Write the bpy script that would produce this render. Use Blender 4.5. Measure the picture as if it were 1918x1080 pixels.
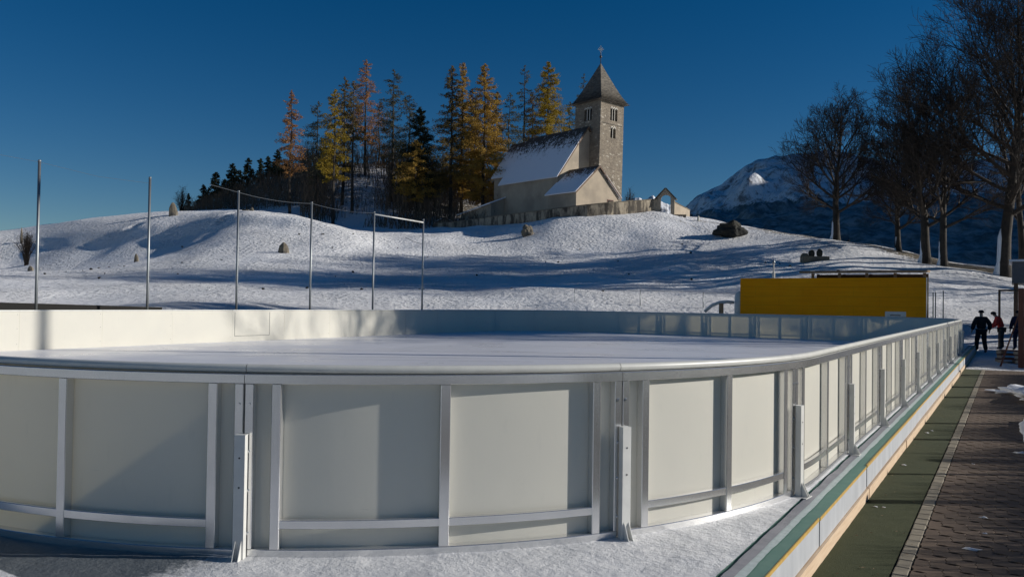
import bpy, bmesh, math, random
import numpy as np
from mathutils import Vector, Matrix, noise as mn

for o in list(bpy.data.objects): bpy.data.objects.remove(o)
SC = bpy.context.scene
COL = SC.collection
rad = math.radians

# ------------------------------------------------------------ camera
F, CX, CY = 1490.0, 959.0, 540.0
PITCH, ROLL, AZ = rad(1.0), rad(0.8), rad(31.97)
FW = np.array([-math.sin(AZ)*math.cos(PITCH), math.cos(AZ)*math.cos(PITCH), math.sin(PITCH)])
R0 = np.array([math.cos(AZ), math.sin(AZ), 0.0]); U0 = np.cross(R0, FW)
RT = R0*math.cos(ROLL)+U0*math.sin(ROLL); UP = -R0*math.sin(ROLL)+U0*math.cos(ROLL)
EYE = np.array([0, 0, 1.6])
cam_d = bpy.data.cameras.new('camera'); cam = bpy.data.objects.new('camera', cam_d); COL.objects.link(cam)
M = Matrix.Identity(4)
for i in range(3):
    M[i][0] = RT[i]; M[i][1] = UP[i]; M[i][2] = -FW[i]; M[i][3] = EYE[i]
cam.matrix_world = M
cam_d.sensor_fit = 'HORIZONTAL'; cam_d.sensor_width = 36; cam_d.lens = 36*F/1918
cam_d.clip_start = 0.1; cam_d.clip_end = 30000
SC.camera = cam

# ------------------------------------------------------------ world, sun, exposure
SUN_EL, SUN_ROT = rad(19.0), math.atan2(0.848, 0.53)
w = bpy.data.worlds.new("World"); SC.world = w; w.use_nodes = True
nt = w.node_tree; nt.nodes.clear()
sky = nt.nodes.new('ShaderNodeTexSky'); sky.sky_type = 'NISHITA'; sky.sun_disc = False
sky.sun_elevation = SUN_EL; sky.sun_rotation = SUN_ROT; sky.altitude = 1200; sky.air_density = 1.0; sky.dust_density = 0.05; sky.ozone_density = 3.0
bg = nt.nodes.new('ShaderNodeBackground'); bg.inputs[1].default_value = 0.053
ow = nt.nodes.new('ShaderNodeOutputWorld')
hsv = nt.nodes.new('ShaderNodeHueSaturation'); hsv.inputs['Saturation'].default_value = 1.38; hsv.inputs['Hue'].default_value = 0.504
nt.links.new(sky.outputs[0], hsv.inputs['Color']); nt.links.new(hsv.outputs[0], bg.inputs[0]); nt.links.new(bg.outputs[0], ow.inputs[0])
SUNV = Vector((math.sin(SUN_ROT)*math.cos(SUN_EL), math.cos(SUN_ROT)*math.cos(SUN_EL), math.sin(SUN_EL)))
sd = bpy.data.lights.new('sun', 'SUN'); sd.energy = 4.8; sd.angle = rad(0.53); sd.color = (1.0, 0.95, 0.87)
so = bpy.data.objects.new('sun', sd); COL.objects.link(so)
so.rotation_euler = SUNV.to_track_quat('Z', 'Y').to_euler()
SC.view_settings.view_transform = 'Standard'; SC.view_settings.look = 'None'
SC.view_settings.exposure = 0.0; SC.view_settings.gamma = 1.0

# ------------------------------------------------------------ pixel helpers (give every traced point its own distance)
def ray(x, y): return FW*F + RT*(x-CX) - UP*(y-CY)
def at(x, y, D): return EYE + ray(x, y)*(D/F)
def on_plane_x(x, y, X): d = ray(x, y); return EYE + d*(X/d[0])
def on_z(x, y, z): d = ray(x, y); return EYE + d*((z-1.6)/d[2])

# ------------------------------------------------------------ material helpers
def mat(name):
    m = bpy.data.materials.new(name); m.use_nodes = True
    t = m.node_tree; b = t.nodes['Principled BSDF']
    return m, t, b
def nd(t, ty, **k):
    n = t.nodes.new(ty)
    for a, v in k.items():
        if a.startswith('i_'):
            n.inputs[a[2:].replace('_', ' ')].default_value = v
        else: setattr(n, a, v)
    return n
def lk(t, a, b): t.links.new(a, b)
def coords(t, scale=(1, 1, 1), kind='Object'):
    tc = nd(t, 'ShaderNodeTexCoord'); mp = nd(t, 'ShaderNodeMapping'); mp.inputs['Scale'].default_value = scale
    lk(t, tc.outputs[kind], mp.inputs[0]); return mp.outputs[0]
def ramp(t, src, stops):
    r = nd(t, 'ShaderNodeValToRGB'); e = r.color_ramp.elements
    while len(e) < len(stops): e.new(0.5)
    for q, (p, c) in zip(e, stops):
        q.position = p; q.color = (c, c, c, 1) if isinstance(c, (int, float)) else (*c, 1)
    lk(t, src, r.inputs[0]); return r.outputs[0]
def noise_n(t, vec, scale, detail=4, rough=0.55):
    n = nd(t, 'ShaderNodeTexNoise'); n.inputs['Scale'].default_value = scale
    n.inputs['Detail'].default_value = detail; n.inputs['Roughness'].default_value = rough
    lk(t, vec, n.inputs['Vector']); return n.outputs['Fac']
def mix(t, fac, a, b, mode='MIX'):
    m = nd(t, 'ShaderNodeMix', data_type='RGBA', blend_type=mode)
    for s, v in ((m.inputs[0], fac), (m.inputs[6], a), (m.inputs[7], b)):
        if hasattr(v, 'is_output') or hasattr(v, 'links'): lk(t, v, s)
        elif isinstance(v, (int, float)): s.default_value = v
        else: s.default_value = (*v, 1)
    return m.outputs[2]
def math_n(t, op, a, b=None):
    m = nd(t, 'ShaderNodeMath', operation=op)
    for s, v in zip(m.inputs, (a, b)):
        if v is None: continue
        if isinstance(v, (int, float)): s.default_value = v
        else: lk(t, v, s)
    return m.outputs[0]
def bump(t, b, h, strength=0.5, dist=0.02, prev=None):
    n = nd(t, 'ShaderNodeBump'); n.inputs['Strength'].default_value = strength; n.inputs['Distance'].default_value = dist
    lk(t, h, n.inputs['Height'])
    if prev is not None: lk(t, prev, n.inputs['Normal'])
    if b is not None: lk(t, n.outputs[0], b.inputs['Normal'])
    return n.outputs[0]
def simple(name, c1, c2=None, scale=6, rough=0.7, metal=0, bs=0.3, bd=0.01, stretch=(1, 1, 1), detail=5):
    m, t, b = mat(name); v = coords(t, stretch)
    n = noise_n(t, v, scale, detail)
    c = mix(t, ramp(t, n, [(0.3, 0.0), (0.7, 1.0)]), c1, c2 or tuple(x*0.75 for x in c1))
    lk(t, c, b.inputs['Base Color']); b.inputs['Roughness'].default_value = rough; b.inputs['Metallic'].default_value = metal
    if bs: bump(t, b, n, bs, bd)
    return m

MT = {}
# aluminium
def alu(name, rough, col):
    m, t, b = mat(name); v = coords(t, (1, 1, 1))
    n = noise_n(t, v, 2.5, 3); n2 = noise_n(t, coords(t, (60, 60, 1.5)), 3, 2)
    lk(t, mix(t, n, col, tuple(x*0.86 for x in col)), b.inputs['Base Color'])
    b.inputs['Metallic'].default_value = 0.86
    lk(t, math_n(t, 'ADD', math_n(t, 'MULTIPLY', n2, 0.05), math_n(t, 'ADD', math_n(t, 'MULTIPLY', n, 0.12), rough-0.08)), b.inputs['Roughness'])
    return m
MT['alu'] = alu('aluminium', 0.22, (0.80, 0.80, 0.80))
MT['galv'] = alu('galvanised_steel', 0.5, (0.30, 0.32, 0.33))
MT['leg'] = simple('white_painted_steel', (0.66, 0.66, 0.63), (0.56, 0.56, 0.54), 9, 0.45, 0, 0.1, 0.004)
# translucent white plastic board
m, t, b = mat('white_plastic_panel'); v = coords(t)
n1 = noise_n(t, v, 1.3, 5); n2 = noise_n(t, coords(t, (1, 1, 0.25)), 14, 4)
c = mix(t, ramp(t, n1, [(0.35, 0.0), (0.7, 1.0)]), (0.80, 0.785, 0.72), (0.76, 0.745, 0.69))
c = mix(t, ramp(t, n2, [(0.62, 0.0), (0.78, 0.35)]), c, (0.6, 0.6, 0.57))
lk(t, c, b.inputs['Base Color']); b.inputs['Roughness'].default_value = 0.42; b.inputs['Specular IOR Level'].default_value = 0.3
scn = noise_n(t, coords(t, (1.2, 1.2, 14)), 3.0, 6, 0.75); scm = noise_n(t, v, 1.7, 2)
c = mix(t, math_n(t, 'MULTIPLY', ramp(t, scn, [(0.66, 0.0), (0.72, 0.6)]), ramp(t, scm, [(0.45, 0.0), (0.6, 1.0)])), c, (0.48, 0.48, 0.46)); lk(t, c, b.inputs['Base Color'])
bump(t, b, n1, 0.12, 0.05)
tr = nd(t, 'ShaderNodeBsdfTranslucent'); tr.inputs[0].default_value = (0.87, 0.82, 0.66, 1)
ms = nd(t, 'ShaderNodeMixShader'); ms.inputs[0].default_value = 0.35
lk(t, b.outputs[0], ms.inputs[1]); lk(t, tr.outputs[0], ms.inputs[2]); lk(t, ms.outputs[0], t.nodes['Material Output'].inputs[0])
MT['panel'] = m
MT['cap'] = simple('grey_plastic_cap', (0.62, 0.62, 0.58), (0.55, 0.55, 0.52), 8, 0.4, 0, 0.05)
MT['dark'] = simple('dark_bolt', (0.04, 0.04, 0.045), None, 8, 0.5, 0, 0)
# ice
m, t, b = mat('rink_ice'); v = coords(t)
n1 = noise_n(t, v, 0.35, 6, 0.6); n2 = noise_n(t, coords(t, (1, 1, 1)), 9, 6, 0.7); n3 = noise_n(t, coords(t, (0.6, 12, 1)), 1.2, 4)
c = mix(t, ramp(t, n1, [(0.3, 0.0), (0.7, 1.0)]), (0.80, 0.80, 0.83), (0.70, 0.71, 0.76))
c = mix(t, ramp(t, n3, [(0.6, 0.0), (0.75, 0.4)]), c, (0.86, 0.86, 0.88))
lk(t, c, b.inputs['Base Color']); b.inputs['Roughness'].default_value = 0.42
n4 = noise_n(t, coords(t, (1.5, 0.25, 1)), 5, 6, 0.7); n5 = noise_n(t, coords(t, (0.3, 2.2, 1)), 6, 6, 0.7)
c = mix(t, ramp(t, n4, [(0.58, 0.0), (0.68, 0.35)]), c, (0.58, 0.60, 0.66)); c = mix(t, ramp(t, n5, [(0.60, 0.0), (0.68, 0.5)]), c, (0.90, 0.90, 0.92)); lk(t, c, b.inputs['Base Color'])
lk(t, ramp(t, n1, [(0.3, 0.22), (0.7, 0.5)]), b.inputs['Roughness'])
bump(t, b, n2, 0.35, 0.008); MT['ice'] = m
# frozen slush next to the boards
m, t, b = mat('rough_frozen_slush'); v = coords(t)
n1 = noise_n(t, v, 2.2, 8, 0.65); n2 = noise_n(t, v, 26, 6, 0.7)
c = mix(t, ramp(t, n1, [(0.35, 0.0), (0.65, 1.0)]), (0.80, 0.80, 0.81), (0.60, 0.61, 0.63))
wa = nd(t, 'ShaderNodeAttribute', attribute_name='dark_mask'); wk_ = ramp(t, math_n(t, 'ADD', wa.outputs['Fac'], math_n(t, 'MULTIPLY', math_n(t, 'SUBTRACT', n2, 0.5), 0.5)), [(0.4, 0.0), (0.6, 1.0)])
c = mix(t, wk_, c, (0.11, 0.125, 0.14))  # darker tone by position, left along the near boards
lk(t, c, b.inputs['Base Color']); b.inputs['Roughness'].default_value = 0.5
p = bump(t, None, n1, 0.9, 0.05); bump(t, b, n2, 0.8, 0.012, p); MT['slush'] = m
# snow on the hill, with bare grass where the attribute says so
def snow_mat(name, with_bare):
    m, t, b = mat(name); v = coords(t)
    n0 = noise_n(t, v, 0.12, 5); n1 = noise_n(t, coords(t, (1.0, 1.0, 1.6)), 2.4, 7, 0.7); n2 = noise_n(t, v, 7.5, 5, 0.7)
    vo = nd(t, 'ShaderNodeTexVoronoi', feature='SMOOTH_F1'); vo.inputs['Scale'].default_value = 2.7
    wv_n = nd(t, 'ShaderNodeVectorMath', operation='ADD'); nz_ = nd(t, 'ShaderNodeTexNoise'); nz_.inputs['Scale'].default_value = 0.8; lk(t, v, nz_.inputs['Vector'])
    lk(t, coords(t, (1, 0.7, 1.3)), wv_n.inputs[0]); lk(t, nz_.outputs['Color'], wv_n.inputs[1]); lk(t, wv_n.outputs[0], vo.inputs['Vector'])
    lo = ramp(t, n0, [(0.35, 0.25), (0.65, 1.0)])
    col = mix(t, n0, (0.90, 0.90, 0.91), (0.86, 0.865, 0.885))
    col = mix(t, math_n(t, 'MULTIPLY', ramp(t, n2, [(0.60, 0.0), (0.70, 0.6)]), lo), col, (0.30, 0.27, 0.22))
    if with_bare:
        at_ = nd(t, 'ShaderNodeAttribute', attribute_name='bare')
        k = math_n(t, 'ADD', at_.outputs['Fac'], math_n(t, 'MULTIPLY', math_n(t, 'SUBTRACT', n1, 0.5), 1.5))
        k = math_n(t, 'ADD', k, math_n(t, 'MULTIPLY', math_n(t, 'SUBTRACT', n2, 0.5), 0.9))
        kk = ramp(t, k, [(0.42, 0.0), (0.58, 1.0)])
        g = mix(t, n2, (0.10, 0.075, 0.045), (0.21, 0.17, 0.10))
        col = mix(t, kk, col, g)
    lk(t, col, b.inputs['Base Color']); b.inputs['Roughness'].default_value = 0.75
    p = bump(t, None, math_n(t, 'MULTIPLY', n1, math_n(t, 'ADD', lo, 0.25)), 1.0, 0.42); p = bump(t, None, math_n(t, 'MULTIPLY', vo.outputs['Distance'], lo), 0.9, 0.30, p); bump(t, b, n2, 0.9, 0.07, p)
    return m
MT['snow'] = snow_mat('trampled_snow', True)
MT['snow_plain'] = snow_mat('fresh_snow', False)
MT['snow_cap'] = simple('settled_snow', (0.82, 0.83, 0.86), (0.74, 0.76, 0.8), 3, 0.7, 0, 0.5, 0.03)
MT['teal'] = simple('teal_coated_plywood', (0.085, 0.20, 0.165), (0.12, 0.235, 0.19), 7, 0.6, 0, 0.2, 0.004)
MT['liner'] = simple('grey_liner_sheet', (0.22, 0.225, 0.25), (0.3, 0.3, 0.33), 9, 0.6, 0, 0.3, 0.006)
MT['frost'] = simple('frosted_edge', (0.55, 0.62, 0.62), (0.42, 0.5, 0.49), 20, 0.6, 0, 0.4, 0.006)
MT['yellow_edge'] = simple('yellow_edge', (0.55, 0.36, 0.08), (0.4, 0.25, 0.06), 14, 0.6, 0, 0.1)
MT['insul'] = simple('pale_insulation_board', (0.47, 0.49, 0.52), (0.36, 0.38, 0.41), 5, 0.6, 0, 0.2, 0.006, (1, 1, 0.3))
MT['beam'] = simple('fresh_timber', (0.66, 0.51, 0.36), (0.54, 0.39, 0.26), 6, 0.75, 0, 0.3, 0.006, (8, 0.6, 8))
MT['timber_dark'] = simple('weathered_timber', (0.16, 0.10, 0.06), (0.09, 0.055, 0.035), 5, 0.8, 0, 0.3, 0.01, (6, 6, 1))
MT['timber_red'] = simple('red_brown_timber', (0.17, 0.06, 0.035), (0.10, 0.04, 0.025), 5, 0.7, 0, 0.3, 0.01, (6, 6, 1))
MT['timber_pale'] = simple('pale_timber', (0.32, 0.22, 0.13), (0.24, 0.16, 0.09), 5, 0.8, 0, 0.3, 0.01, (6, 6, 1))
# turf
m, t, b = mat('green_turf_carpet'); v = coords(t)
n1 = noise_n(t, v, 1.6, 6); n2 = noise_n(t, v, 160, 3, 0.7)
c = mix(t, ramp(t, n1, [(0.3, 0.0), (0.7, 1.0)]), (0.034, 0.048, 0.012), (0.056, 0.064, 0.018))
c = mix(t, math_n(t, 'MULTIPLY', n2, 0.7), c, (0.025, 0.035, 0.012))
lk(t, c, b.inputs['Base Color']); b.inputs['Roughness'].default_value = 0.95; bump(t, b, n2, 0.8, 0.008); MT['turf'] = m
def stone(name, c1, c2, c3, sc=4, bs=0.5, bd=0.02):
    m, t, b = mat(name); v = coords(t)
    n1 = noise_n(t, v, sc, 7, 0.65); n2 = noise_n(t, v, sc*0.28, 4)
    c = mix(t, ramp(t, n1, [(0.3, 0.0), (0.7, 1.0)]), c1, c2); c = mix(t, ramp(t, n2, [(0.45, 0.0), (0.62, 1.0)]), c, c3)
    lk(t, c, b.inputs['Base Color']); b.inputs['Roughness'].default_value = 0.9; bump(t, b, n1, bs, bd); return m
def paver_mat(name, c1, c2, c3):
    m, t, b = mat(name); v = coords(t)
    g = nd(t, 'ShaderNodeNewGeometry'); r = g.outputs['Random Per Island']
    n1 = noise_n(t, v, 30, 6, 0.7); n2 = noise_n(t, v, 1.1, 5)
    c = mix(t, r, c1, c2); c = mix(t, ramp(t, n1, [(0.3, 0.0), (0.75, 0.7)]), c, c3)
    c = mix(t, ramp(t, n2, [(0.5, 0.0), (0.62, 0.55)]), c, tuple(x*0.55 for x in c1))
    lk(t, c, b.inputs['Base Color']); b.inputs['Roughness'].default_value = 0.8; bump(t, b, n1, 0.6, 0.004); return m
MT['paver'] = paver_mat('brown_concrete_paver', (0.125, 0.083, 0.055), (0.092, 0.062, 0.042), (0.165, 0.12, 0.085))
MT['kerb'] = paver_mat('pale_kerb_stone', (0.27, 0.23, 0.17), (0.20, 0.175, 0.13), (0.33, 0.29, 0.22))
MT['joint'] = simple('sand_joint', (0.035, 0.03, 0.026), None, 30, 0.95)
MT['rock'] = stone('grey_brown_rock', (0.15, 0.125, 0.09), (0.23, 0.195, 0.14), (0.09, 0.085, 0.075), 3, 0.8, 0.05)
MT['rock_dark'] = stone('dark_mossy_rock', (0.022, 0.022, 0.018), (0.045, 0.04, 0.028), (0.012, 0.013, 0.012), 1.6, 0.9, 0.15)
MT['plaster'] = stone('aged_cream_plaster', (0.42, 0.35, 0.26), (0.36, 0.30, 0.23), (0.29, 0.245, 0.19), 1.2, 0.2, 0.03)
MT['stone_trim'] = stone('pale_trim', (0.6, 0.57, 0.5), (0.5, 0.48, 0.42), (0.55, 0.52, 0.46), 5, 0.2)
MT['black'] = simple('dark_void', (0.012, 0.011, 0.01), None, 3, 0.9, 0, 0)
# cemetery wall: streaked
m, t, b = mat('streaked_old_wall'); v = coords(t)
n1 = noise_n(t, v, 2.5, 6, 0.65); n2 = noise_n(t, coords(t, (1.0, 1.0, 0.3)), 1.1, 6, 0.65)
c = mix(t, ramp(t, n1, [(0.3, 0.0), (0.7, 1.0)]), (0.40, 0.34, 0.25), (0.26, 0.22, 0.165))
c = mix(t, ramp(t, n2, [(0.42, 0.0), (0.55, 0.95)]), c, (0.05, 0.042, 0.033))
lk(t, c, b.inputs['Base Color']); b.inputs['Roughness'].default_value = 0.9; bump(t, b, n1, 0.5, 0.05); MT['oldwall'] = m
# rubble masonry for the tower
m, t, b = mat('rubble_masonry'); v = coords(t, (1, 1, 2.1))
vo = nd(t, 'ShaderNodeTexVoronoi'); vo.inputs['Scale'].default_value = 2.6; lk(t, v, vo.inputs['Vector'])
ve = nd(t, 'ShaderNodeTexVoronoi', feature='DISTANCE_TO_EDGE'); ve.inputs['Scale'].default_value = 2.6; lk(t, v, ve.inputs['Vector'])
hs = nd(t, 'ShaderNodeSeparateColor'); lk(t, vo.outputs['Color'], hs.inputs[0])
c = mix(t, hs.outputs[0], (0.16, 0.132, 0.10), (0.27, 0.228, 0.172))
c = mix(t, ramp(t, hs.outputs[1], [(0.93, 0.0), (0.95, 1.0)]), c, (0.44, 0.40, 0.33))
c = mix(t, ramp(t, ve.outputs['Distance'], [(0.0, 1.0), (0.06, 0.0)]), c, (0.25, 0.21, 0.16))
n1 = noise_n(t, coords(t), 0.8, 6); c = mix(t, ramp(t, n1, [(0.4, 0.0), (0.7, 0.6)]), c, (0.14, 0.115, 0.09))
lk(t, c, b.inputs['Base Color']); b.inputs['Roughness'].default_value = 0.92
p = bump(t, None, ve.outputs['Distance'], 0.8, 0.12); bump(t, b, n1, 0.3, 0.1, p); MT['rubble'] = m
# stone slate shingles
m, t, b = mat('stone_slates'); 
v = coords(t, (1, 1, 1)); br = nd(t, 'ShaderNodeTexVoronoi'); br.inputs['Scale'].default_value = 2.6; lk(t, coords(t, (1, 1, 2.4)), br.inputs['Vector'])
hs = nd(t, 'ShaderNodeSeparateColor'); lk(t, br.outputs['Color'], hs.inputs[0])
c = mix(t, hs.outputs[0], (0.075, 0.066, 0.054), (0.17, 0.15, 0.12)); 
lk(t, c, b.inputs['Base Color']); b.inputs['Roughness'].default_value = 0.85; bump(t, b, hs.outputs[1], 0.9, 0.1); MT['slate'] = m
# snowy roof: UV v runs from eave 0 to ridge 1
m, t, b = mat('snow_patched_roof'); v = coords(t)
tc = nd(t, 'ShaderNodeTexCoord'); sp = nd(t, 'ShaderNodeSeparateXYZ'); lk(t, tc.outputs['UV'], sp.inputs[0])
n1 = noise_n(t, coords(t, (1.2, 1.2, 0.35)), 1.3, 6, 0.65); n2 = noise_n(t, coords(t, (4, 4, 0.4)), 1.2, 4, 0.6)
k = math_n(t, 'ADD', sp.outputs[1], math_n(t, 'MULTIPLY', math_n(t, 'SUBTRACT', n1, 0.5), 0.9))
k = math_n(t, 'ADD', k, math_n(t, 'MULTIPLY', math_n(t, 'SUBTRACT', n2, 0.5), 1.0))
k = ramp(t, k, [(0.64, 0.0), (0.82, 1.0)])
dk = mix(t, n2, (0.035, 0.028, 0.022), (0.07, 0.055, 0.045))
lk(t, mix(t, k, (0.80, 0.81, 0.85), dk), b.inputs['Base Color']); b.inputs['Roughness'].default_value = 0.8
bump(t, b, math_n(t, 'SUBTRACT', math_n(t, 'MULTIPLY', n1, 0.3), k), 0.6, 0.08); MT['snowroof'] = m
# yellow formwork ply
m, t, b = mat('yellow_shuttering_ply'); v = coords(t)
n1 = noise_n(t, coords(t, (0.35, 1, 9)), 1.1, 6, 0.6); n2 = noise_n(t, v, 0.5, 3)
wv = nd(t, 'ShaderNodeTexBrick', offset=0.5); wv.inputs['Scale'].default_value = 1.0; wv.inputs['Mortar Size'].default_value = 0.008
wv.inputs['Brick Width'].default_value = 2.5; wv.inputs['Row Height'].default_value = 0.5
mp = nd(t, 'ShaderNodeMapping'); tc = nd(t, 'ShaderNodeTexCoord'); mp.inputs['Rotation'].default_value = (rad(90), 0, 0)
lk(t, tc.outputs['Object'], mp.inputs[0]); lk(t, mp.outputs[0], wv.inputs['Vector'])
c = mix(t, ramp(t, n1, [(0.3, 0.0), (0.75, 1.0)]), (0.95, 0.37, 0.010), (0.80, 0.28, 0.008))
c = mix(t, ramp(t, n2, [(0.45, 0.0), (0.7, 0.5)]), c, (0.95, 0.42, 0.015))
c = mix(t, math_n(t, 'MULTIPLY', wv.outputs['Fac'], 0.25), c, (0.18, 0.1, 0.02))
lk(t, c, b.inputs['Base Color']); b.inputs['Roughness'].default_value = 0.85; b.inputs['Specular IOR Level'].default_value = 0.05; bump(t, b, n1, 0.1, 0.01); MT['yellow'] = m
MT['bark'] = stone('grey_brown_bark', (0.028, 0.022, 0.017), (0.05, 0.04, 0.03), (0.02, 0.017, 0.014), 5, 0.8, 0.05)
MT['twig'] = simple('thin_twigs', (0.060, 0.043, 0.030), (0.036, 0.027, 0.02), 2, 0.9, 0, 0)
MT['brush'] = simple('brown_undergrowth', (0.15, 0.11, 0.075), (0.075, 0.058, 0.042), 0.15, 0.95, 0, 0)
def foliage(name, c1, c2, c3):
    m, t, b = mat(name); g = nd(t, 'ShaderNodeNewGeometry')
    n1 = noise_n(t, coords(t), 0.5, 4)
    c = mix(t, g.outputs['Random Per Island'], c1, c2); c = mix(t, ramp(t, n1, [(0.4, 0.0), (0.65, 0.8)]), c, c3)
    lk(t, c, b.inputs['Base Color']); b.inputs['Roughness'].default_value = 0.9; b.inputs['Specular IOR Level'].default_value = 0.1
    tr = nd(t, 'ShaderNodeBsdfTranslucent'); lk(t, c, tr.inputs[0]); ms = nd(t, 'ShaderNodeMixShader'); ms.inputs[0].default_value = 0.3
    lk(t, b.outputs[0], ms.inputs[1]); lk(t, tr.outputs[0], ms.inputs[2]); lk(t, ms.outputs[0], t.nodes['Material Output'].inputs[0])
    return m
LEAF = {
 'orange': foliage('orange_needles', (0.42, 0.20, 0.075), (0.27, 0.15, 0.065), (0.34, 0.19, 0.08)),
 'yellow': foliage('yellow_needles', (0.36, 0.25, 0.03), (0.22, 0.17, 0.03), (0.29, 0.20, 0.03)),
 'olive': foliage('olive_needles', (0.17, 0.125, 0.045), (0.10, 0.085, 0.04), (0.21, 0.135, 0.04)),
 'gold': foliage('golden_brown_needles', (0.46, 0.28, 0.055), (0.27, 0.185, 0.05), (0.35, 0.22, 0.055)),
 'grey': foliage('grey_green_needles', (0.085, 0.09, 0.055), (0.12, 0.105, 0.06), (0.09, 0.10, 0.07)),
 'spruce': foliage('dark_spruce_needles', (0.035, 0.048, 0.03), (0.06, 0.068, 0.04), (0.025, 0.036, 0.025)),
 'brown': foliage('brown_leaves', (0.16, 0.10, 0.05), (0.10, 0.065, 0.04), (0.12, 0.08, 0.045)),
}
def cloth(name, c): return simple(name, c, tuple(x*0.6 for x in c), 14, 0.9, 0, 0.4, 0.01)
MT['skin'] = simple('skin', (0.45, 0.27, 0.19), None, 8, 0.55, 0, 0)

# ------------------------------------------------------------ mesh builder
class MB:
    def __init__(s): s.v = []; s.f = []; s.uv = None
    def add(s, vs, fs):
        k = len(s.v); s.v += [tuple(p) for p in vs]; s.f += [tuple(i+k for i in f) for f in fs]; return s
    def box(s, x0, x1, y0, y1, z0, z1):
        return s.hexa([(x0, y0, z0), (x1, y0, z0), (x1, y1, z0), (x0, y1, z0), (x0, y0, z1), (x1, y0, z1), (x1, y1, z1), (x0, y1, z1)])
    def hexa(s, p):
        return s.add(p, [(3, 2, 1, 0), (4, 5, 6, 7), (0, 1, 5, 4), (1, 2, 6, 5), (2, 3, 7, 6), (3, 0, 4, 7)])
    def obox(s, c, ax, ay, az, hx, hy, hz):
        c, ax, ay, az = (np.array(q, float) for q in (c, ax, ay, az)); P = []
        for dz in (-1, 1):
            for dx, dy in ((-1, -1), (1, -1), (1, 1), (-1, 1)): P.append(c+ax*hx*dx+ay*hy*dy+az*hz*dz)
        return s.hexa(P)
    def tube(s, pts, rs, n=6, caps=True):
        pts = [Vector(p) for p in pts]; N = len(pts)
        if not hasattr(rs, '__len__'): rs = [rs]*N
        k = len(s.v); ref = None
        for i, p in enumerate(pts):
            d = (pts[min(i+1, N-1)]-pts[max(i-1, 0)])
            d = d.normalized() if d.length > 1e-9 else Vector((0, 0, 1))
            if ref is None: ref = Vector((1, 0, 0)) if abs(d.x) < 0.8 else Vector((0, 1, 0))
            a = (ref-d*ref.dot(d)).normalized(); ref = a; b_ = d.cross(a)
            for j in range(n):
                an = 2*math.pi*j/n; s.v.append(tuple(p+(a*math.cos(an)+b_*math.sin(an))*rs[i]))
        for i in range(N-1):
            for j in range(n):
                q = k+i*n; s.f.append((q+j, q+(j+1) % n, q+n+(j+1) % n, q+n+j))
        if caps: s.f.append(tuple(k+j for j in range(n))[::-1]); s.f.append(tuple(k+(N-1)*n+j for j in range(n)))
        return s
    def cyl(s, p0, p1, r, n=10): return s.tube([p0, p1], r, n)
    def prism(s, poly, off):
        n = len(poly); off = np.array(off, float); P = [np.array(q, float) for q in poly]; P = P+[q+off for q in P]
        return s.add(P, [tuple(range(n))[::-1], tuple(range(n, 2*n))]+[(i, (i+1) % n, n+(i+1) % n, n+i) for i in range(n)])
    def build(s, name, m, parent=None, smooth=False, loc=None):
        me = bpy.data.meshes.new(name); V = s.v
        if loc is not None: L = np.array(loc, float); V = [tuple(np.array(q)-L) for q in V]
        me.from_pydata([tuple(map(float, q)) for q in V], [], s.f)
        if s.uv is not None:
            ul = me.uv_layers.new(name='UVMap')
            for li, lo in enumerate(me.loops): ul.data[li].uv = s.uv[lo.vertex_index]
        me.update()
        bm = bmesh.new(); bm.from_mesh(me); bmesh.ops.recalc_face_normals(bm, faces=bm.faces) if len(s.f) < 60000 else None; bm.to_mesh(me); bm.free()
        if smooth: me.polygons.foreach_set('use_smooth', [len(p.vertices) <= 4 for p in me.polygons])
        if isinstance(m, (list, tuple)):
            for q in m: me.materials.append(q)
        else: me.materials.append(m)
        o = bpy.data.objects.new(name, me); COL.objects.link(o)
        if parent is not None: o.parent = parent
        if loc is not None: o.location = loc
        return o
def tag(o, label=None, cat=None, group=None, kind=None):
    for k, v in (('label', label), ('category', cat), ('group', group), ('kind', kind)):
        if v: o[k] = v
    return o
def thing(name, label, cat, loc=(0, 0, 0), group=None, rz=0):
    o = bpy.data.objects.new(name, None); o.empty_display_size = 0.3; COL.objects.link(o)
    o.location = tuple(map(float, loc)); o.rotation_euler = (0, 0, rz); return tag(o, label, cat, group)
def copy_thing(o):
    c = o.copy(); COL.objects.link(c)
    for ch in o.children:
        d = ch.copy(); COL.objects.link(d); d.parent = c
        for g in ch.children:
            e = g.copy(); COL.objects.link(e); e.parent = d
    return c

# ============================================================ TERRAIN
CP = []
def cpx(x, *yd):
    for y, D in yd:
        p = at(x, y, D); CP.append((p[0], p[1], p[2]))
cpx(-250, (545, 40), (500, 75), (470, 95), (455, 110), (470, 150))
cpx(0, (565, 32), (540, 52), (512, 83), (497, 104), (468, 108), (440, 114), (455, 140))
cpx(150, (570, 36), (540, 54), (508, 78), (482, 101), (450, 106), (415, 114), (435, 140))
cpx(300, (574, 40), (540, 56), (503, 77), (468, 98), (430, 104), (400, 114), (415, 135))
cpx(440, (576, 44), (540, 60), (500, 77), (462, 87), (431, 96), (408, 103), (394, 113), (400, 135), (366, 160), (400, 200))
cpx(540, (577, 47), (540, 62), (500, 78), (466, 87), (432, 94), (412, 103), (402, 111), (395, 128), (322, 160), (345, 210))
cpx(640, (577, 50), (540, 64), (500, 80), (460, 89), (436, 97), (427, 107), (418, 124), (308, 160), (330, 215))
cpx(720, (578, 52), (540, 66), (500, 82), (460, 95), (441, 103), (436, 113), (405, 128), (310, 160), (330, 215))
cpx(820, (578, 54), (540, 67), (500, 82), (462, 95), (442, 103), (430, 114), (420, 125), (350, 155), (370, 210))
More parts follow.
